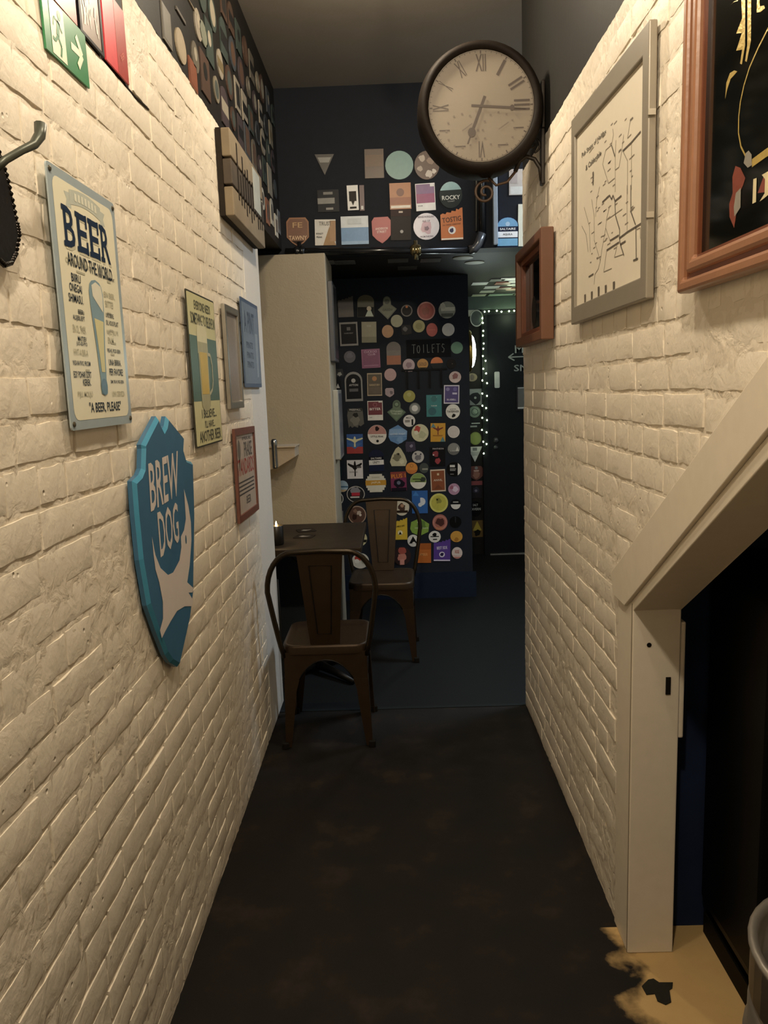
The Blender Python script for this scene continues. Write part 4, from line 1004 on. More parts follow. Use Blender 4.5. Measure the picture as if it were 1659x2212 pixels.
G1 = 'pump clips on the blue rear wall'
def CW(box, kind, base, parts, label, rot=0.0, grp=G1):
    x, z, w, h = box
    return clip(on_front(x, z, 5.45, 0.0, rot), kind, w, h, base, parts, label, grp)
REAR = [
 ((-0.308,2.057,0.104,0.138),'j','4a4540',[('band','5c5650',-0.5,-0.05)],'dim grey clip with ragged top, first in the top row'),
 ((-0.171,2.057,0.113,0.147),'a','4c4a2e',[('band','1c1d1c',-0.5,-0.05),('tri','c9d6c0',0.22,-0.26,0.5,0.42),('disc','e9d9b8',0.2,-0.12,0.14)],'dark olive arched clip with bright white lower corner'),
 ((-0.025,2.039,0.129,0.153),'d','5f6450',[('panel','7a7f64',0.86),('disc','555b48',0,0.28,0.14),('txt','4c523f','GREEN',0,-0.08,0.5,0.10)],'olive diamond clip with round head in the top row'),
 ((0.107,2.016,0.085,0.086),'c','2b2928',[('ring','6f6a66',0,0,0.46),('disc','e0803c',0,0.30,0.10)],'black badge with an orange dot at its top'),
 ((0.239,2.009,0.123,0.123),'c','c98a80',[('panel','a8483c',0.86),('blob','93402f',0,0,0.25,3)],'brick red badge with pale pink rim'),
 ((0.381,2.011,0.116,0.113),'c','9a9c8e',[('rect','d8d6c4',0.05,0.05,0.8,0.22),('rect','55584c',0,-0.3,0.7,0.2),('blob','c9c8b6',-0.25,0.25,0.2,4)],'grey badge with torn white banner, right of the red one'),
 ((-0.294,1.875,0.124,0.158),'r','8f8d88',[('panel','26262a',0.84),('rect','6c6a68',0,0.22,0.2,0.14),('txt','8a8886','HARVEST',0,0.03,0.5,0.06)],'black clip with grey frame left of the beige clip'),
 ((-0.155,1.882,0.101,0.139),'r','a39d7c',[('band','8a866a',-0.5,-0.22,1.0),('rect','b5b092',0,0.30,0.3,0.1)],'plain beige rectangular clip above the plum square'),
 ((0.037,1.950,0.082,0.083),'c','a8a585',[],'plain sage green badge under the olive diamond clip'),
 ((-0.027,1.883,0.079,0.086),'c','c6925f',[],'plain tan orange badge beside the sage green one'),
 ((0.100,1.887,0.073,0.068),'g','2c2c2e',[('blob','4a4a4c',-0.1,0.1,0.25,6)],'nearly black clip with grey swirl between round badges'),
 ((0.187,1.910,0.082,0.083),'c','a8a063',[('disc','918c50',0,0,0.28)],'mustard green badge left of the small red badge'),
 ((0.275,1.883,0.076,0.090),'c','b8463a',[('txt','d9705f','REDS',0,0,0.6,0.10)],'small plain red badge above the TOILETS sign'),
 ((0.387,1.880,0.085,0.086),'c','dad8d0',[],'plain white badge above the end of the TOILETS sign'),
 ((0.443,1.757,0.082,0.081),'c','5f8a72',[],'plain green badge at the end of the TOILETS sign'),
 ((-0.149,1.705,0.127,0.128),'r','8c4a70',[('panel','7a3a60',0.86),('txt','c9a0b8','CUCKOO',0,0.36,0.7,0.12),('txt','c9a0b8','CLUB',0.05,0.22,0.4,0.10),('band','a06a88',-0.44,-0.34,0.8)],'plum purple square clip with pale lettering'),
 ((-0.294,1.721,0.080,0.081),'c','4b4a55',[('blob','5c5a68',0,0.1,0.3,2)],'dull slate badge left of the plum square'),
 ((0.009,1.735,0.098,0.156),'a','5c5450',[('band','9c5a38',-0.5,-0.10),('band','6b625c',-0.10,0.12)],'arched clip fading from grey to orange'),
 ((0.110,1.650,0.083,0.088),'c','b8a3a8',[('blob','8f7480',0,0,0.28,5),('rect','b8a3a8',0,-0.42,0.6,0.12)],'pinkish badge with dark centre under the TOILETS sign'),
 ((0.206,1.655,0.076,0.072),'c','b8853c',[('txt','5c3a1c','GOLD',0,0,0.7,0.3),('band','2c2820',-0.5,-0.32)],'gold badge with dark lettering under the TOILETS sign'),
 ((0.303,1.658,0.086,0.084),'c','2a2d30',[('band','d07238',0.0,0.5)],'badge with orange upper half and black lower half'),
 ((0.403,1.650,0.064,0.069),'c','1d1b1c',[('disc','6c5c50',0.1,0,0.05)],'small black badge right of the orange half badge'),
 ((0.427,1.559,0.083,0.079),'c','cbb5b0',[('blob','8c5a58',0.0,0.08,0.30,7),('band','d8c5c0',-0.5,-0.2)],'pale pink badge with brown swoosh above the violet clip'),
 ((-0.019,1.591,0.083,0.085),'c','bb9898',[],'plain dusty pink badge right of the wooden textured clip'),
 ((-0.275,1.519,0.122,0.202),'a','8c8c8a',[('panel','1b1c20',0.84),('disc','b8b8b4',0,0.20,0.12),('txt','d0d0cc','AYTON',0,0.05,0.5,0.07),('rect','55555a',0,-0.12,0.5,0.10)],'tall black arched clip with grey rim and white knob'),
 ((-0.130,1.528,0.102,0.155),'r','b3a184',[('panel','4e4232',0.90),('disc','b07a48',0,0.26,0.16),('txt','c9b48c','BARNSTORM',0,-0.02,0.7,0.09),('band','5c5040',-0.42,-0.12,0.88)],'brown timber patterned clip with thin pale border'),
 ((-0.028,1.469,0.061,0.063),'s','a8959a',[('blob','6c6064',0.2,0,0.25,8)],'small pinkish grey clip above the green diamond clip'),
 ((0.107,1.439,0.083,0.082),'c','9c9a4a',[('disc','b0ad6a',0,0.15,0.18)],'olive green badge above the ring shaped badge'),
 ((0.400,1.442,0.106,0.127),'r','dcd9e2',[('panel','4a3f7a',0.88),('disc','8a80b0',-0.25,0.28,0.12),('disc','6a60a0',0.22,0.28,0.13),('txt','e0dcea','BLUEBELL',0,-0.28,0.6,0.09),('rect','c9c4dc',0.2,0.05,0.3,0.1)],'violet clip with white border and pale lettering'),
 ((0.277,1.368,0.106,0.150),'r','2f7f80',[('disc','226068',-0.12,-0.25,0.26),('txt','d5e5e2','TIDE',0,0.38,0.4,0.05),('txt','d5e5e2','TURNER',0,0.0,0.4,0.05),('disc','286a6e',0,0.32,0.2)],'teal rectangular clip with darker disc'),
 ((-0.132,1.349,0.106,0.134),'r','e8e4dc',[('band','6d1f2e',-0.22,0.46,0.92),('ring','b06a74',0,0.30,0.13),('txt','f2ece4','BITTER',0,0.08,0.72,0.12),('rect','e8e4dc',0.34,0.45,0.22,0.08),('txt','5c5a58','ALE',-0.30,-0.34,0.18,0.05)],'dark red and white clip reading BITTER'),
 ((0.016,1.342,0.132,0.150),'d','4f6650',[('panel','63795f',0.86),('disc','43573f',0,0.30,0.16),('disc','7d9478',0,0.30,0.09),('txt','c9d6bc','DYNAMO',0,-0.02,0.62,0.09),('txt','c9d6bc','THEORY',0,-0.13,0.55,0.08)],'green diamond clip with round head and pale lettering'),
 ((0.143,1.354,0.077,0.080),'c','6c716e',[('panel','868c88',0.85),('disc','e2e2de',0,0.02,0.28)],'grey badge with white centre disc'),
 ((-0.272,1.302,0.119,0.134),'g','5c5b56',[('rect','33332f',0,0.42,0.8,0.14),('txt','d8d6d0','FREEFALL',0,0.43,0.66,0.09),('blob','7a786f',0,-0.1,0.33,9),('blob','2f2e2b',0.02,0.16,0.16,10)],'grey clip with ragged lower edge and white heading'),
 ((0.407,1.324,0.099,0.102),'c','e5e4dd',[('txt','33332f','LOCH','0' and 0,0.16,0.4,0.10),('txt','2a2a28','TAVERNER',0,0.0,0.85,0.14),('blob','1f1f1d',0.05,-0.28,0.15,11)],'white badge with black lettering reading TAVERNER'),
 ((0.102,1.270,0.084,0.083),'c','e0deda',[('txt','44423f','MILD',-0.05,0.26,0.4,0.14),('rect','8d8a84',-0.15,-0.02,0.4,0.2),('rect','1e1e1e',0.26,-0.12,0.14,0.5)],'white badge with a black glass, beside the white TAVERNER badge'),
 ((-0.125,1.182,0.132,0.135),'c','ece8e0',[('band','c08a82',0.03,0.5),('blob','2a1e1c',0,0.30,0.14,12),('txt','2c2c2c','LITTLE PEAK',0,-0.09,0.68,0.09),('disc','1c1c1c',0.02,-0.33,0.07)],'pink and white badge reading LITTLE PEAK'),
 ((0.020,1.177,0.132,0.135),'h','5f8fc4',[('band','86acd4',-0.1,0.3),('band','3f6ca4',-0.06,-0.03),('txt','d5e5f2','SOMMER WHEAT',0,0.04,0.8,0.09),('blob','7aa4d0',0.1,-0.25,0.2,13)],'sky blue six sided clip in the middle row'),
 ((0.175,1.184,0.119,0.122),'c','d5d3b0',[('blob','b8443a',-0.14,0.22,0.22,14),('blob','b9bd98',0.12,-0.12,0.24,15),('disc','e5e3cc',-0.22,0.02,0.12)],'cream badge with a red cap, beside the blue six sided clip'),
 ((0.300,1.183,0.103,0.129),'r','d6a032',[('tri','5c8a92',-0.32,0.38,0.34,0.24),('tri','5c8a92',0.32,-0.36,0.34,0.28),('bird','7a2a1c',0,0.12,0.7,0.48),('txt','7a3a1c','PHOENIX',0,-0.17,0.66,0.07)],'golden clip with dark red bird and teal corners'),
 ((0.409,1.183,0.084,0.084),'c','e3dfda',[('panel','d3cdc8',0.88)],'plain white badge right of the golden bird clip'),
 ((-0.283,1.123,0.113,0.136),'r','b8862f' and '2c5a9c',[('band','a83a38',-0.5,-0.15,1.0),('tri','3a6aa8',0,-0.12,0.9,-0.3),('bird','e6e2b4',0,0.12,1.02,0.55)],'red and blue clip with a white eagle'),
 ((0.105,1.088,0.074,0.074),'g','33304a',[('blob','8a86a0',0.1,0.1,0.18,16)],'small dark violet clip above the grey cartoon badge'),
 ((0.156,1.017,0.084,0.084),'c','c5c3c0',[('blob','77757a',0,-0.05,0.28,17),('disc','55535a',-0.2,0.25,0.09),('disc','55535a',0.22,0.22,0.08)],'pale grey badge with dark blot above the orange badge'),
 ((0.292,1.014,0.110,0.133),'r','17161a',[('txt','c9c5c8','PANTHEON',0.05,0.42,0.7,0.08),('blob','8a3038',-0.1,0.16,0.22,18),('blob','a03a42',0.0,-0.22,0.22,19),('disc','d8cfcf',-0.25,0.10,0.05)],'black clip with red creature picture'),
 ((0.407,1.064,0.084,0.084),'c','8c8f8c',[('band','6a6c6a',-0.5,-0.12),('tri','d5d5d0',0.3,0.02,0.3,0.4),('txt','dcdcd6','SUMMIT',-0.05,-0.16,0.5,0.08)],'grey badge with a white peak under the plain white badge'),
 ((-0.137,1.002,0.104,0.153),'a','1f2640',[('rect','10131f',0,0.10,1.0,0.16),('txt','ece9e4','SALTAIRE',0,0.10,0.72,0.08),('rect','e8e6e2',0,-0.09,1.0,0.22),('txt','1c1c22','UNITY',0,-0.09,0.46,0.11)],'navy clip reading SALTAIRE UNITY'),
 ((0.019,1.025,0.120,0.136),'p','c8c4a4',[('blob','7c7860',-0.1,-0.05,0.26,20),('disc','3a382e',0,0.12,0.07),('blob','dcd9bc',0.2,-0.28,0.16,21)],'cream plectrum shaped clip with dark sketch'),
 ((-0.289,0.944,0.111,0.131),'r','e2dfe0',[('bird','1e1a1c',0,0.05,0.92,0.85),('txt','4a4648','HOWLING',-0.1,-0.14,0.5,0.08),('rect','5c585a',0.25,0.12,0.3,0.1)],'white clip with black bird figure under the eagle clip'),
 ((0.109,0.939,0.084,0.082),'c','d89240',[('ring','7a4a1c',0,0.22,0.14),('band','c97838',-0.5,-0.15)],'orange badge with small ring at its top'),
 ((0.196,0.937,0.065,0.072),'c','3f4845',[('rect','9a9c8e',0.1,-0.1,0.6,0.16)],'small dark green badge with pale stripe'),
 ((0.407,0.922,0.104,0.101),'c','101113',[('half','e6e6e0'),('rect','d5d5d0',-0.12,0.22,0.34,0.16),('rect','b5b5b0',-0.08,0.02,0.4,0.05),('rect','b5b5b0',-0.1,-0.08,0.36,0.05),('rect','8a8a86',-0.14,-0.34,0.24,0.05)],'black badge with white crescent and white lettering block'),
 ((0.292,0.846,0.104,0.157),'r','dccbb4',[('panel','8a4a28',0.88),('rect','d8c4a0',0.02,0.28,0.14,0.10),('txt','e6d8c4','ANVIL',0,0.02,0.60,0.09),('tri','743c20',0,-0.28,0.6,0.2)],'brown clip with pale border reading ANVIL'),
 ((-0.146,0.842,0.137,0.128),'x','dcd9c8',[('band','c9952f',-0.12,0.16,1.06),('txt','f0e4c0','JAIPUR',0,0.02,0.5,0.14),('rect','c5c2ae',0,0.32,0.4,0.08)],'white stepped edge clip with gold band'),
 ((0.015,0.850,0.111,0.134),'r','7a2a55',[('band','8a3a30',0.18,0.5,1.0),('txt','e0923c','PLUS 1',0,0.28,0.9,0.22,0.06),('blob','1c1826',0.02,-0.1,0.36,22),('disc','6a7088',0,-0.08,0.12),('rect','1c1826',0,-0.42,0.96,0.16)],'magenta and black clip reading PLUS 1'),
 ((0.153,0.847,0.114,0.112),'c','e4e2d8',[('band','86a058',-0.08,0.5),('rect','2c3424',-0.05,0.12,0.6,0.06),('rect','2c3424',0.1,-0.02,0.6,0.05),('blob','3c4438',0.28,0.12,0.18,23)],'green and white badge with black lettering bars'),
 ((0.403,0.781,0.081,0.082),'c','b58fa8',[('blob','d8c5d8',0.12,0,0.26,24),('blob','9c5a70',-0.2,0.15,0.18,25)],'lilac and pink badge right of the ANVIL clip'),
 ((-0.383,0.827,0.082,0.082),'c','a9c0d0',[('band','3c6a8c',-0.10,0.02),('band','c9b088',-0.5,-0.28)],'seascape badge in pale blue and sand by the pillar'),
 ((-0.291,0.768,0.128,0.115),'c','c9c5bc',[('panel','2c2c30',0.92),('blob','8a8a92',0,0.2,0.28,26),('rect','b8283c',0,0.0,0.45,0.2),('rect','d8d4d0',-0.05,-0.18,0.5,0.08)],'black badge with pale rim and red picture by the chair back'),
 ((-0.440,0.740,0.121,0.109),'c','e6e4dc',[('panel','1a1a1a',0.92),('disc','dcdad2',0,0,0.32)],'black and white ringed badge half hidden by the pillar'),
 ((-0.287,0.619,0.128,0.130),'c','b8a08c',[('panel','5c4034',0.90),('blob','c9b8a8',0.1,0.12,0.14,27),('blob','3a2620',-0.15,-0.1,0.18,28),('disc','e2d5c8',0.18,0.0,0.07),('blob','8a6a58',-0.1,0.22,0.12,29)],'brown group picture badge just above the table edge'),
 ((0.160,0.697,0.111,0.162),'r','2a62a8',[('disc','d8dce0',0.10,0.02,0.26),('rect','2a62a8',-0.12,0.10,0.3,0.42),('tri','3f7fc4',-0.25,0.38,0.4,0.2),('disc','d8dce0',0.02,-0.12,0.13)],'bright blue clip with a white curled bird'),
 ((0.294,0.686,0.131,0.136),'c','d3d070',[('panel','bdb850',0.80),('blob','8f8c3c',0,0.12,0.18,30),('disc','33321c',-0.08,0.18,0.05)],'large lemon yellow badge right of the bright blue clip'),
 ((0.413,0.672,0.075,0.076),'c','15171a',[('band','dcdad4',-0.45,0.0,0.92),('rect','b5b5b0',0,0.22,0.5,0.10)],'small half black half white badge under the lilac badge'),
 ((0.032,0.665,0.105,0.123),'c','d5cdb8',[('blob','4a3326',0,-0.02,0.32,31),('disc','b08a70',0.02,0.08,0.12),('rect','33261e',0,-0.26,0.8,0.14)],'cream badge with dark brown portrait behind the chair'),
 ((0.015,0.509,0.102,0.157),'j','d9b83c',[('txt','2c2410','BUMBLE BEE',-0.02,0.12,0.66,0.07,0.12),('disc','efe6c0',0,-0.18,0.17),('tri','1c1a14',0,-0.19,0.22,0.14)],'yellow clip with torn top and small white disc'),
 ((0.154,0.517,0.135,0.130),'h','86a848',[('blob','5f7f38',0.1,0.1,0.28,32),('txt','e2ead0','HOPPY DAYS',0.1,-0.05,0.7,0.07),('disc','d8e0c4',-0.05,0.28,0.08)],'leaf green clip partly behind the chair hoop'),
 ((0.299,0.546,0.108,0.117),'c','a8685c',[('blob','4a2420',0,0.02,0.30,33),('txt','c98a50','RUBY',0,-0.36,0.5,0.16),('ring','c0887c',0,0,0.46)],'brown red badge with dark centre above the hat badge'),
 ((0.409,0.546,0.085,0.083),'c','0f1112',[('rect','2c3032',0,0.2,0.08,0.5)],'plain black badge right of the brown red badge'),
 ((0.259,0.444,0.086,0.084),'c','e4e2dc',[('blob','17171a',-0.02,0.18,0.20,34),('rect','17171a',0,0.02,0.7,0.08),('rect','17171a',0.02,-0.22,0.34,0.09)],'white badge with a black bowler hat'),
 ((0.105,0.420,0.082,0.087),'c','e2e0da',[('tri','17181a',0,0.08,0.7,0.6),('disc','dcdad4',0.05,-0.22,0.14)],'white badge with black triangle touching the chair hoop'),
 ((0.414,0.440,0.086,0.080),'c','cf9a44',[('blob','a87428',0,-0.28,0.2,35)],'plain golden badge near the lower right corner'),
 ((0.309,0.346,0.119,0.162),'j','5a3f94',[('txt','e6e0f0','BEST SIDE',0,0.10,0.62,0.13,0.08),('disc','e8e4f0',0,-0.20,0.17),('blob','2a1c50',0,-0.20,0.12,36),('rect','d8d0e8',0,-0.46,0.98,0.06)],'purple clip with torn top edge and white disc'),
 ((0.177,0.327,0.106,0.142),'r','bd6a2c',[('txt','e0a060','AMBER',0,-0.06,0.55,0.14),('band','a85a24',0.2,0.5,1.0)],'plain orange clip in the bottom row'),
 ((0.021,0.311,0.132,0.135),'c','3a2c2c',[('blob','c98474',0,-0.05,0.26,37),('blob','a85448',0.02,0.30,0.24,38),('rect','d8988a',0,-0.32,0.24,0.3)],'dark badge with a salmon pink figure in the bottom row'),
 ((0.416,0.321,0.076,0.084),'c','dccfc8',[('band','c08078',-0.5,-0.22),('band','e6dad4',-0.32,-0.26),('txt','a84a44','ROSE',0,0.12,0.4,0.3)],'white and pink badge in the lower right corner'),
 ((-0.277,0.446,0.109,0.108),'c','d6cfa4',[('band','2c2a24',-0.24,-0.06),('blob','8a8674',-0.1,-0.34,0.2,39)],'cream badge half hidden by the table edge'),
 ((-0.277,0.285,0.123,0.112),'c','dcd8cc',[('blob','b53c30',-0.12,0.24,0.24,40),('disc','efece4',-0.2,-0.02,0.14),('blob','b5b5a4',0.2,-0.05,0.16,41)],'white badge with a red cap seen through the near chair hoop'),
 ((-0.423,1.082,0.078,0.136),'r','c9a23c',[('rect','5c4a1c',0.15,0.1,0.3,0.5)],'mustard clip half hidden by the pillar'),
 ((-0.415,1.253,0.103,0.109),'c','33583c',[('tri','d5dacb',0.2,0.0,0.22,-0.5)],'dark green badge with white wedge by the pillar'),
 ((-0.413,1.411,0.093,0.099),'c','4a3440',[('rect','a88c98',0.2,0.02,0.5,0.1),('rect','d5c8cc',0.2,-0.24,0.5,0.06)],'dull maroon badge with pale stripes by the pillar'),
 ((-0.430,1.744,0.105,0.119),'c','8a4a4c',[('panel','c5aaa8',0.72),('panel','7c3c40',0.52)],'red and white ringed badge half hidden by the pillar'),
 ((-0.390,1.528,0.064,0.079),'s','1d2026',[('tri','d5d5d2',0.1,0.0,0.4,0.4)],'small black clip with white tick beside the pillar'),
 ((-0.377,1.614,0.070,0.057),'g','3a3c40',[('blob','9a9a94',0.1,-0.1,0.25,42)],'small dark clip with pale leaf beside the pillar'),
 ((-0.420,0.920,0.072,0.095),'s','20383c',[('panel','15232a',0.84)],'dark teal outlined clip beside the pillar'),
 ((-0.429,0.602,0.082,0.100),'r','8c8a88',[('rect','2a2a2c',0.25,0.0,0.4,1.0),('rect','d0cecb',-0.02,0.3,0.4,0.2)],'grey and white clip beside the pillar just above the table'),
]
for i, (box, kind, base, parts, label) in enumerate(REAR):
    CW(box, kind, base, parts, label, rot=random.Random(i).uniform(-0.04, 0.02))
# chalk board
x, z, w, h = 0.250,1.760,0.304,0.121
o = tag(MB().prism(rect(w,h), 0.0005, 0.006).build('chalk_board', mat('15161a', 0.7, var=0.2), mw=on_front(x,z,5.45)), 'black board with TOILETS chalked on it', 'sign')
STROKES = {'T':[[(0,1),(1,1)],[(.5,1),(.45,-.05)]],'O':[[(.3,.85),(.05,.5),(.2,.05),(.6,0),(.85,.4),(.7,.85),(.3,.85)]],'I':[[(.5,1),(.5,0)]],'L':[[(.2,1),(.25,0),(.8,.05)]],'E':[[(.9,1),(.2,.95),(.25,0),(.5,.02)],[(.25,.5),(.75,.55)]],'S':[[(.85,.9),(.4,1),(.2,.7),(.8,.4),(.6,.0),(.15,.05)]]}
mb = MB()
for k, ch in enumerate('TOILETS'):
    for st in STROKES[ch]: mb.line([(-w*0.38 + w*0.11*k + a*w*0.085, -h*0.24 + b*h*0.46) for a, b in st], 0.0035, 0.0068 + 0.0001*k)
mb.build('chalk_lettering', mat('7c807c', 0.8), o)
x, z, w, h = 0.216,1.560,0.313,0.135
o = empty('hook_rail', on_front(x, z, 5.45))
MB().prism(rect(w, 0.012, 0, h*0.42), 0.001, 0.010).build('rail', mat('101215', 0.5), o)
for k in range(4): MB().prism(rect(0.012, h*0.9, -w*0.38 + w*0.25*k, -0.01), 0.001, 0.014).build('peg', mat('0d0e11', 0.5), o)
tag(o, 'black rail of four upright pegs under the round badges', 'rail')

# ------------------------------------------------------------------ beam over the opening
G2 = 'pump clips on the beam over the opening'
BEAM = [
 ((-0.497,2.361,0.122,0.153),'s','8a5a34',[('panel','6b4226',0.90),('band','2a1c14',-0.5,-0.30,0.9),('txt','d5b48c','TAWNY',0,-0.20,0.82,0.15),('txt','b08c60','FE',0,0.24,0.44,0.18)],'brown clip reading TAWNY at the left end of the beam'),
 ((-0.346,2.354,0.114,0.136),'r','c9c5bc',[('tri','8f6a38',0.20,-0.14,0.62,0.72),('rect','9a744a',0.36,0.05,0.28,0.8),('txt','5c5850','TRUST',0.0,0.34,0.6,0.15),('txt','33302c','FIRST',-0.26,-0.05,0.34,0.06),('txt','33302c','PEAK',-0.28,-0.18,0.28,0.06)],'white and brown clip with dark heading beside the TAWNY clip'),
 ((-0.184,2.359,0.150,0.148),'r','c5cbce',[('band','5c86ad',-0.38,0.10,1.0),('band','7fa0bd',-0.5,-0.38,1.0),('rect','b5bbbd',0,0.32,0.5,0.2)],'square pale blue and white clip on the beam'),
 ((-0.037,2.354,0.104,0.138),'s','9c2f2c',[('txt','e2c9c0','ANDERSON',0,0.06,0.66,0.09),('txt','e2c9c0','STREET',0,-0.06,0.5,0.09)],'red shield clip with small white lettering on the beam'),
 ((-0.322,2.518,0.116,0.115),'r','2a2a2c',[('rect','77756f',-0.1,0.0,0.8,0.26),('rect','6a6862',0,0.34,0.44,0.12),('rect','7c7a74',0.05,-0.36,0.34,0.10)],'black clip with grey lettering bars above the white and brown clip'),
 ((-0.188,2.529,0.060,0.129),'r','dcdad4',[('rect','26221e',0,0.06,0.66,0.40),('tri','26221e',0,-0.20,0.40,-0.24),('rect','26221e',0,-0.40,0.6,0.08)],'narrow white clip with a black goblet'),
 ((-0.138,2.526,0.025,0.132),'r','4a2a2e',[('rect','c9c5be',0.0,-0.38,0.5,0.14)],'thin maroon strip clip beside the goblet clip'),
 ((-0.334,2.705,0.105,0.106),'t','4a4640',[('band','8c8a84',0.1,0.45,0.7)],'dim grey funnel shaped clip in the upper row of the beam'),
 ((-0.065,2.700,0.103,0.149),'r','4a3622',[('band','5c4228',-0.1,0.3,0.9)],'dim brown rectangular clip left of the teal disc'),
 ((0.070,2.687,0.152,0.147),'c','6f928a',[],'large plain teal badge high on the beam'),
 ((0.219,2.681,0.135,0.147),'c','5a4438',[('blob','b0a090',-0.2,0.25,0.14,50),('blob','c0b4a8',0.1,-0.3,0.16,51),('blob','8a7464',0.12,0.15,0.16,52),('blob','a89888',-0.28,-0.12,0.12,53),('blob','c9beb0',0.28,-0.22,0.10,54)],'mottled brown badge right of the teal one'),
 ((0.071,2.528,0.116,0.136),'r','a0622f',[('band','8a4a26',-0.32,-0.05,1.0),('disc','6b3a1f',0,0.14,0.18),('band','d8cdbc',-0.46,-0.36,0.92)],'orange brown clip with dark hop on the beam'),
 ((0.069,2.378,0.111,0.160),'r','1c1716',[('band','301e1c',0.28,0.5,1.0),('rect','b0a090',0,0.42,0.2,0.06),('disc','8a8680',0.04,-0.22,0.08)],'almost black clip below the orange brown one'),
 ((0.207,2.518,0.106,0.141),'r','dedbd8',[('band','8c3f68',-0.22,0.48,0.94),('band','7a5a80',0.12,0.48,0.94),('rect','dedbd8',0.36,0.42,0.2,0.1),('txt','55525a','SOUR',-0.28,-0.32,0.24,0.05)],'pink and purple clip with white foot on the beam'),
 ((0.345,2.524,0.125,0.139),'c','2e3434',[('band','8fb0b0',0.18,0.5),('txt','dcdcd4','ROCKY',0,-0.10,0.78,0.16),('txt','a8a8a2','COAST',0,-0.24,0.3,0.05)],'dark badge with pale blue cap reading ROCKY'),
 ((0.208,2.365,0.142,0.140),'c','dcd6da',[('blob','c9a8b0',0.02,-0.05,0.26,55),('txt','6a5a68','ALE OF',0,0.20,0.3,0.08),('txt','5c4c5c','BREWED IN ENGLAND',0,0.36,0.62,0.07),('txt','5c4c5c','FROM THE INN',0,-0.38,0.5,0.06),('blob','7c6470',0.0,-0.08,0.10,56)],'white badge with pink map like picture on the beam'),
 ((0.347,2.373,0.121,0.167),'j','c9743f',[('txt','4a2a1a','TOSTIG',0,0.14,0.86,0.16,0.08),('txt','6b3f26','IN VINO VERITAS',0.0,-0.02,0.8,0.05,0.06),('disc','e8e2da',0,-0.20,0.17),('blob','2a2450',0,-0.20,0.11,57),('rect','e8dcc8',0,-0.47,0.98,0.05)],'orange clip with torn top reading TOSTIG'),
 ((0.651,2.319,0.119,0.162),'a','1b2238',[('band','6f9fc4',0.18,0.47,0.94),('disc','a8c4da',0,0.26,0.10),('txt','f0f0ec','SALTAIRE',0,0.10,0.72,0.07),('rect','e6e8ea',0,-0.08,0.92,0.19),('txt','2a2e38','AQUILA',0,-0.08,0.44,0.07),('rect','6fa4c6',0,-0.33,0.92,0.24)],'navy and blue clip reading SALTAIRE AQUILA'),
 ((0.759,2.351,0.103,0.220),'r','d9d9c8',[('rect','d0d048',0.1,-0.25,0.5,0.42)],'white and yellow clip cut off by the right wall'),
 ((0.724,2.576,0.125,0.133),'r','b9b2ad',[('rect','cfd0cc',0.0,-0.32,0.9,0.3),('rect','a39a98',-0.3,0.2,0.3,0.5)],'pale grey stepped clip above the SALTAIRE AQUILA clip'),
]
for i, (box, kind, base, parts, label) in enumerate(BEAM):
    x, z, w, h = box
    clip(on_front(x, z, 4.45, 0.0, random.Random(90+i).uniform(-0.03, 0.03)), kind, w, h, base, parts, label, G2)
# conduit under and beside the beam
PIPE = mat('2c2d2f', 0.18, metal=0.6, var=0.15)
pp = empty('conduit_pipe', Matrix.Identity(4))
A = [(-0.567,2.257),(0.436,2.230),(0.482,2.260),(0.508,2.315),(0.512,2.580),(0.514,2.733)]
MB().tube([(A[0][0],4.425,A[0][1]),(A[1][0],4.425,A[1][1])], 0.019, 12).build('horizontal_run', PIPE, pp, smooth=True)
MB().tube([(A[1][0],4.425,A[1][1]),(A[1][0]+0.03,4.425,A[1][1]+0.004),(A[2][0]+0.005,4.425,A[2][1]),(A[3][0],4.425,A[3][1])], 0.024, 12).build('elbow', mat('54565a', 0.25, metal=0.5), pp, smooth=True)
MB().tube([(A[3][0],4.425,A[3][1]),(A[4][0],4.425,A[4][1]),(A[5][0],4.425,3.09)], 0.018, 12).build('vertical_run', PIPE, pp, smooth=True)
for u, v in [(-0.490,2.255),(0.146,2.239)]:
    MB().lathe([(0.021,-0.03),(0.030,-0.02),(0.030,-0.008),(0.024,0.0),(0.030,0.008),(0.030,0.02),(0.021,0.03)], 16).build('coupling', mat('8a7c58', 0.15, metal=0.9) if u > 0 else PIPE, pp, smooth=True).matrix_local = frame((0,0,1),(0,1,0),(-1,0,0),(u,4.425,v))
    MB().tube([(u,4.425,v-0.05),(u,4.425,v+0.05)], 0.012, 10).build('bolt', mat('a39878', 0.15, metal=0.9) if u > 0 else PIPE, pp, smooth=True)
tag(pp, 'glossy black pipe under the beam, turning up with an elbow', 'pipe')
q = [(0.487,2.723),(0.480,2.329)]
tag(MB().tube([(q[0][0],4.44,3.09),(q[0][0],4.44,q[0][1]),(q[1][0],4.44,q[1][1])], 0.006, 8).build('conduit_wire', mat('6a6a66', 0.3, metal=0.5), smooth=True), 'thin grey conduit beside the upright pipe on the beam', 'conduit')
q = [(0.582,2.577),(0.578,2.252)]
tag(MB().box((q[0][0]-0.012,4.41,q[1][1]),(q[0][0]+0.012,4.449,3.09)).build('upright_trunking', mat('8d9aa8', 0.4), bevel=0.003), 'pale upright trunking left of the SALTAIRE AQUILA clip', 'trunking')

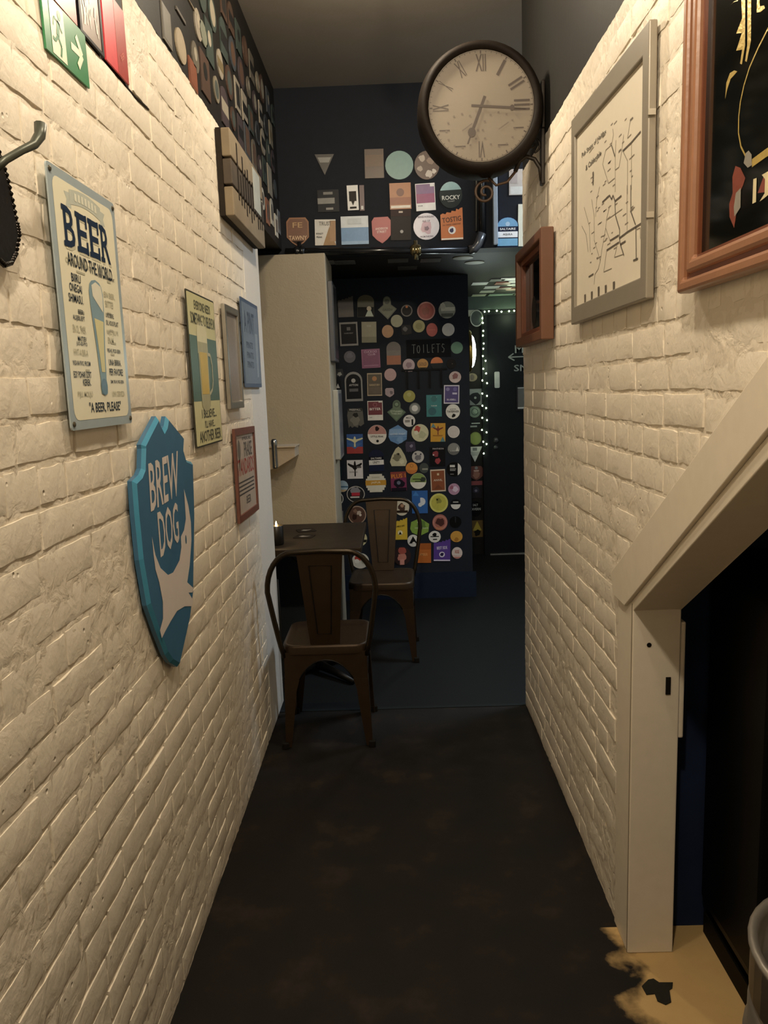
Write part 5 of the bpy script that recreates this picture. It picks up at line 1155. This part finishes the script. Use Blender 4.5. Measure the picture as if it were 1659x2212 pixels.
# ------------------------------------------------------------------ upper left wall: clips seen edge on
G3 = 'clips on the dark upper left wall'
UP = [((2.297,2.495,0.084,0.095),'r','6a655c','tall grey rectangular clip at the near end of the upper left wall'),
      ((2.442,2.503,0.114,0.091),'c','a3957e','pale beige badge low on the upper left wall, nearest the lamp'),
      ((2.574,2.474,0.095,0.079),'r','7d4a34','rusty brown clip just above the white wall edge'),
      ((2.633,2.691,0.103,0.003),'c','a89c88','pale badge cut off by the top of the picture'),
      ((2.761,2.669,0.111,0.072),'c','6f7264','grey green badge on the upper left wall'),
      ((2.468,2.596,0.103,0.010),'r','55504a','small dark taupe clip above the pale beige badge')]
for box, kind, base, label in UP:
    y, z, w, h = box
    clip(on_left(y, z, -0.003), kind, min(w, 0.22), min(h, 0.24), base, [('panel', base, 0.86)] , label, G3)
rr = random.Random(31)
PALS = [('615b50','grey beige'),('7a7262','pale stone'),('4a382e','rusty brown'),('3c4440','grey green'),('8a8274','off white'),('443c3e','dull plum'),('554b38','dull ochre'),('3f4348','slate')]
row = 0
ORD = ['first','second','third','fourth','fifth','sixth','seventh','eighth','ninth','tenth','eleventh','twelfth','thirteenth','fourteenth']
for z in (2.545, 2.675, 2.805, 2.935):
    y = 2.62 + 0.07 * (row % 2); idx = 0
    while y < 4.36:
        hx, nm = rr.choice(PALS); kd = rr.choice(['c','r','r','c','a'])
        w = rr.uniform(0.085, 0.125); hh = w * (1.0 if kd == 'c' else rr.uniform(1.05, 1.25))
        sn = {'c':'round badge','r':'rectangular clip','a':'arched clip'}[kd]
        zz = z + rr.uniform(-0.01, 0.01)
        inner = rr.choice([('panel', rr.choice(['8a8272','2c2b2a','5a4436','444a46']), 0.7), ('band', rr.choice(['8f8778','242424','6a5e44']), -0.2, 0.15), ('disc', rr.choice(['968e7e','242424']), 0, 0.1, 0.22)])
        pos = {0:'lowest',1:'second',2:'third',3:'highest'}[row]
        clip(on_left(y, zz, -0.003), kd, w, hh, hx, [inner], '%s %s, %s along the %s row of the upper left wall' % (nm, sn, ORD[idx], pos), G3); idx += 1
        y += w + rr.uniform(0.03, 0.07)
    row += 1
for (y, z, kd, hx, w, h, lab) in ((3.70,2.36,'r','bdb7a6',0.09,0.10,'white clip lowest on the upper wall above the alcove'),(3.84,2.40,'c','c9c2b0',0.10,0.10,'cream badge above the alcove opening'),
        (3.98,2.37,'r','8a5a44',0.09,0.12,'reddish clip above the alcove opening'),(4.12,2.40,'a','b3ad9e',0.09,0.13,'pale arched clip above the alcove opening'),
        (4.26,2.36,'r','c5c0b2',0.09,0.11,'white clip above the alcove next to the beam'),(4.37,2.40,'r','6a6e72',0.08,0.12,'grey clip in the corner by the beam')):
    clip(on_left(y, z, -0.003), kd, w, h, hx, [('panel','55504a',0.6)], lab, G3)
o = clip(on_left(3.615, 2.295, 0.004), 'a', 0.075, 0.24, 'c9c2b4', [('panel','1c1a1c',0.82)], 'tall black clip with pale rim right of the plank sign', G3)

# ------------------------------------------------------------------ far wall: door, column of clips, lights
DY = 6.85
dr = struct(MB().box((0.815,6.815,0.012),(1.60,6.849,2.085)).build('door_1', mat('15171a', 0.5, var=0.2, bump=0.1)))
x, z, w, h = 0.894,1.538,0.044,0.138
MB().prism(rrect(w,h,0.010), 0.001, 0.010).build('finger_plate', mat('a9a9a4', 0.3, metal=0.4), dr, mw=on_front(x,z,6.815))
x, z, w, h = 0.880,1.018,0.053,0.053
MB().lathe([(0.026,0.0),(0.026,0.006),(0.018,0.018),(0.004,0.020)], 18).build('lock', mat('4a4c4e', 0.3, metal=0.7), dr, mw=on_front(x,z,6.815))
MB().lathe([(0.020,0.0),(0.020,0.006),(0.012,0.012),(0.003,0.013)], 18).build('keyhole', mat('4a4c4e', 0.3, metal=0.7), dr, mw=on_front(x,z-0.062,6.815))
CH = mat('8f918d', 0.8)
mb = MB()
x, z, w, h = 1.090,1.791,0.080,0.066
mb.text('MORE', w*1.5, z*0 + 0.0, w*3.6, h, 0.0012)
mb.build('chalk_word', CH, dr, mw=on_front(x - w*0.2, z, 6.814))
q = [(0.994,1.726),(1.265,1.728),(1.038,1.756),(1.046,1.697)]
MB().line([(q[0][0],q[0][1]),(q[1][0],q[1][1])], 0.010, 0).line([(q[0][0],q[0][1]),(q[2][0],q[2][1])], 0.010, 0.0002).line([(q[0][0],q[0][1]),(q[3][0],q[3][1])], 0.010, 0.0004).build('chalk_arrow', CH, dr, mw=on_front(0,0,6.813))
x, z, w, h = 1.089,1.632,0.080,0.055
MB().text('SMALL', w*1.5, 0, w*3.8, h, 0.0012).build('chalk_word', CH, dr, mw=on_front(x - w*0.2, z, 6.814))
x, z, w, h = 1.129,1.375,0.148,0.219
o = tag(MB().ring(rect(w,h), rect(w*0.82,h*0.86), 0.001, 0.014).build('framed_notice', mat('1a1a1a', 0.4), mw=on_front(x,z,6.815), fix=True), 'black framed notice on the dark far door', 'picture frame')
MB().prism(rect(w*0.84,h*0.88), 0.001, 0.006).build('sheet', mat('5c5c56', 0.3), o)
MB().sheet(rect(w*0.8,h*0.06,0,-h*0.38), 0.0066).sheet(rect(w*0.8,h*0.03,0,h*0.40), 0.0066).build('white_strip', mat('d5d5d0', 0.5), o)
struct(MB().box((0.815,6.79,0.0),(1.60,6.85,0.010)).build('trim_2', mat('a9a8a2', 0.3, metal=0.6)))
FRM = struct(MB().box((0.765,6.80,0.0),(0.8145,6.8495,2.13)).box((0.8145,6.80,2.0855),(1.70,6.8495,2.13)).build('trim_3', mat('17191c', 0.5)))
# spring of the lintel
struct(MB().box((0.526,6.79,2.13),(3.2,6.8495,2.2399)).build('trim_4', mat('39463f', 0.5)))

G4 = 'clips in the column beside the far door'
COLM = [
 ((0.684,1.567,0.088,0.071),'c','6a5a3c',[('blob','4a3c28',0,0,0.3,60)],'dim brown badge below the wall lamp'),
 ((0.708,1.398,0.133,0.139),'r','6f7270',[('blob','1c1e20',-0.02,-0.05,0.42,61),('disc','8a8c88',0,-0.05,0.08)],'grey clip with a dark hooded figure'),
 ((0.701,1.270,0.101,0.100),'c','5f6f60',[('blob','7f8f7c',0.1,0.1,0.28,62),('ring','33403a',0,0,0.3)],'grey green badge with knot pattern'),
 ((0.698,1.170,0.105,0.101),'s','1c1f20',[('rect','b5b8b2',0.1,0.0,0.7,0.08),('rect','8a8d88',-0.1,-0.26,0.6,0.14)],'black clip with white strokes beside the door lights'),
 ((0.704,1.038,0.105,0.113),'c','6f7a34',[('panel','7f8a44',0.86)],'plain olive badge beside the door lights'),
 ((0.697,0.898,0.130,0.135),'t','c9c9c2',[('band','a8a8a2',-0.1,0.18,0.9),('rect','6a6c6a',0,0.34,0.3,0.2)],'white downward pointing triangle clip'),
 ((0.707,0.730,0.114,0.127),'s','6b3a30',[('blob','9a6a58',0,-0.1,0.3,63),('rect','c9a898',0,0.18,0.4,0.1),('disc','8a8a88',0.0,0.38,0.12)],'brown red clip under the white triangle'),
 ((0.701,0.586,0.115,0.153),'r','2a2628',[('band','8a4444',0.26,0.5,1.0),('blob','3a3844',0,-0.05,0.3,64),('disc','7a7684',0,-0.06,0.10)],'dark clip with dusty red band at its top'),
 ((0.694,0.414,0.115,0.142),'c','0e0f10',[('txt','c9cac6','SALT',0,0.24,0.4,0.14),('txt','c9cac6','TAVERN',0,-0.02,0.8,0.16)],'black badge with white lettering above the yellow triangle clip'),
 ((0.707,0.233,0.099,0.151),'r','6b5224',[('tri','b5a03a',0,0.18,0.8,0.56),('blob','1c1a14',0,-0.24,0.34,65)],'brown clip with yellow triangle'),
]
for i, (box, kind, base, parts, label) in enumerate(COLM):
    x, z, w, h = box
    clip(on_front(x, z, DY, 0.0), kind, w, h, base, parts, label, G4)
# small box and round mirror badge above the lamp
x, z, w, h = 0.684,2.149,0.083,0.138
o = empty('sensor_box', on_front(x, z, DY))
MB().prism(rrect(w,h,0.012), 0.001, 0.055).build('case', mat('c5c6ac', 0.45), o, bevel=0.006)
MB().prism(rect(w*0.5,0.012,0.01,-h*0.5-0.004), 0.01, 0.045).build('base', mat('e6e6d8', 0.4), o)
tag(o, 'pale box on the wall above the bright wall lamp', 'box')
x, z, w, h = 0.724,2.059,0.111,0.139
o = tag(MB().ring(ell(w/2,h/2), ell(w/2*0.88,h/2*0.88), 0.001, 0.012).build('round_badge', mat('b5baa8', 0.25, metal=0.6), mw=on_front(x,z,DY,0.056), fix=True), 'dark round badge with thin bright rim by the door lights', 'badge')
MB().prism(ell(w/2*0.89,h/2*0.89), 0.001, 0.008).build('panel', mat('3c443e', 0.25), o)
# round bulkhead lamp on the return of the clip wall
LX, LY, LZ = 0.527, 5.62, 1.735
wlmp = empty('wall_lamp', frame((0,1,0),(0,0,1),(1,0,0),(LX,LY,LZ)))
MB().lathe([(0.145,0.0),(0.150,0.006),(0.150,0.018),(0.140,0.028),(0.122,0.030),(0.120,0.012)], 36).build('rim', mat('b59a50', 0.25, metal=0.85), wlmp, smooth=True, fix=True)
MB().lathe([(0.119,0.012),(0.119,0.030),(0.100,0.046),(0.060,0.057),(0.004,0.061)], 32).build('lens', mat('eaf4ff', 0.4, emit=9.0), wlmp, smooth=True)
tag(wlmp, 'bright round bulkhead lamp with brass rim beside the far door', 'lamp')
point_light('light_wall_lamp', (LX + 0.14, LY, LZ), 1.6, (0.82, 0.95, 0.90), 0.06)
# fairy lights around the door
fl = empty('fairy_lights', Matrix.Identity(4))
TOP = [(1.100,2.103),(1.041,2.109),(0.998,2.107),(0.934,2.105),(0.895,2.114),(0.828,2.113),(0.792,2.110)]
SIDE = [(0.772,2.057),(0.775,2.018),(0.778,1.952),(0.774,1.913),(0.780,1.847),(0.776,1.804),(0.771,1.742),(0.794,1.702),(0.773,1.635),(0.797,1.595),(0.764,1.537),(0.804,1.512),(0.762,1.426),(0.802,1.405),(0.761,1.322),(0.793,1.301),(0.759,1.218),(0.799,1.197),(0.754,1.114),(0.794,1.092),(0.764,1.012),(0.792,0.991),(0.767,0.910)]
EXT = [(2.0,2.10),(1.75,2.12),(1.5,2.10),(1.3,2.12)]
LP = EXT + list(TOP) + list(SIDE)
MB().tube([(p[0],6.785,p[1]) for p in LP], 0.0022, 5).build('wire', mat('2c3a24', 0.6), fl)
bm_ = MB().lathe([(0.001,-0.0068),(0.005,-0.004),(0.0064,0.0),(0.005,0.004),(0.001,0.0068)], 8).mesh('bulb'); bm_.materials.append(mat('e8ffd0', 0.4, emit=9.0))
for p in LP:
    b_ = bpy.data.objects.new('bulb', bm_); COL.objects.link(b_); b_.parent = fl; b_.location = (p[0], 6.776, p[1])
tag(fl, 'string of fairy lights around the far door', 'string lights')
point_light('light_fairy', (1.0, 6.70, 2.06), 0.35, (0.85, 1.0, 0.62), 0.05)
point_light('light_fairy_side', (0.80, 6.70, 1.65), 0.25, (0.85, 1.0, 0.62), 0.05)

# clips stuck to the low ceiling
G5 = 'clips stuck on the low ceiling'
LOW = [(1030,612,'r','c9cabc','grey white'),(1066,619,'r','d5d5c8','long white'),(1052,628,'r','bdbfae','pale'),(1086,610,'r','8a3f34','dark red'),(1098,600,'r','d8d6c8','bright white'),(1115,606,'c','e0decf','white round'),(1112,613,'c','c5c3b4','stone coloured round'),
       (1108,623,'c','c9683a','orange round'),(1090,622,'r','7a3a38','maroon'),(1034,636,'r','a8aa96','dull sage'),(1068,638,'r','7f9284','green grey'),(1095,638,'r','6f8074','dark green'),(1120,632,'r','9aa392','grey green'),(1076,604,'r','5c5c54','charcoal')]
for px, py, kd, hx, nm in LOW:
    pass
LOWP = [(0.660,5.941),(0.779,6.189),(0.775,6.449),(0.834,5.964),(0.843,5.745),(0.924,5.889),(0.939,6.073),(0.968,6.359),(0.884,6.276),(0.734,6.687),(0.875,6.832),(0.990,6.869),(1.065,6.694),(0.774,5.774)]
for (px, py, kd, hx, nm), (x, y) in zip(LOW, LOWP):
    clip(on_ceiling(x, min(y, 6.7), 2.2395), kd, 0.115, 0.125, hx, [('panel', hx, 0.8)], nm + ' clip stuck on the low ceiling before the far door', G5, name='pump_clip')
SOF = [(-0.382,4.712),(-0.261,4.740),(0.051,4.746),(0.243,4.774),(0.431,4.735),(0.518,4.925),(-0.431,4.949),(0.111,5.046)]
for k, (x, y) in enumerate(SOF):
    y = max(4.72, min(y, 5.3))
    hx = ['8a8a86','6a6a66','55534e','5c5a56','a8a890','9a9c88','3c3c3a','46443f'][k]
    clip(on_ceiling(x, y, 2.2395), 'c' if k in (4,5) else 'r', 0.12, 0.12, hx, [('panel', hx, 0.8)], ['grey oblong clip','dim grey clip','dark taupe clip','brownish grey clip','pale round badge','small pale badge','charcoal clip','dark olive grey clip'][k] + ' under the low ceiling behind the beam pipe', G5, name='pump_clip')
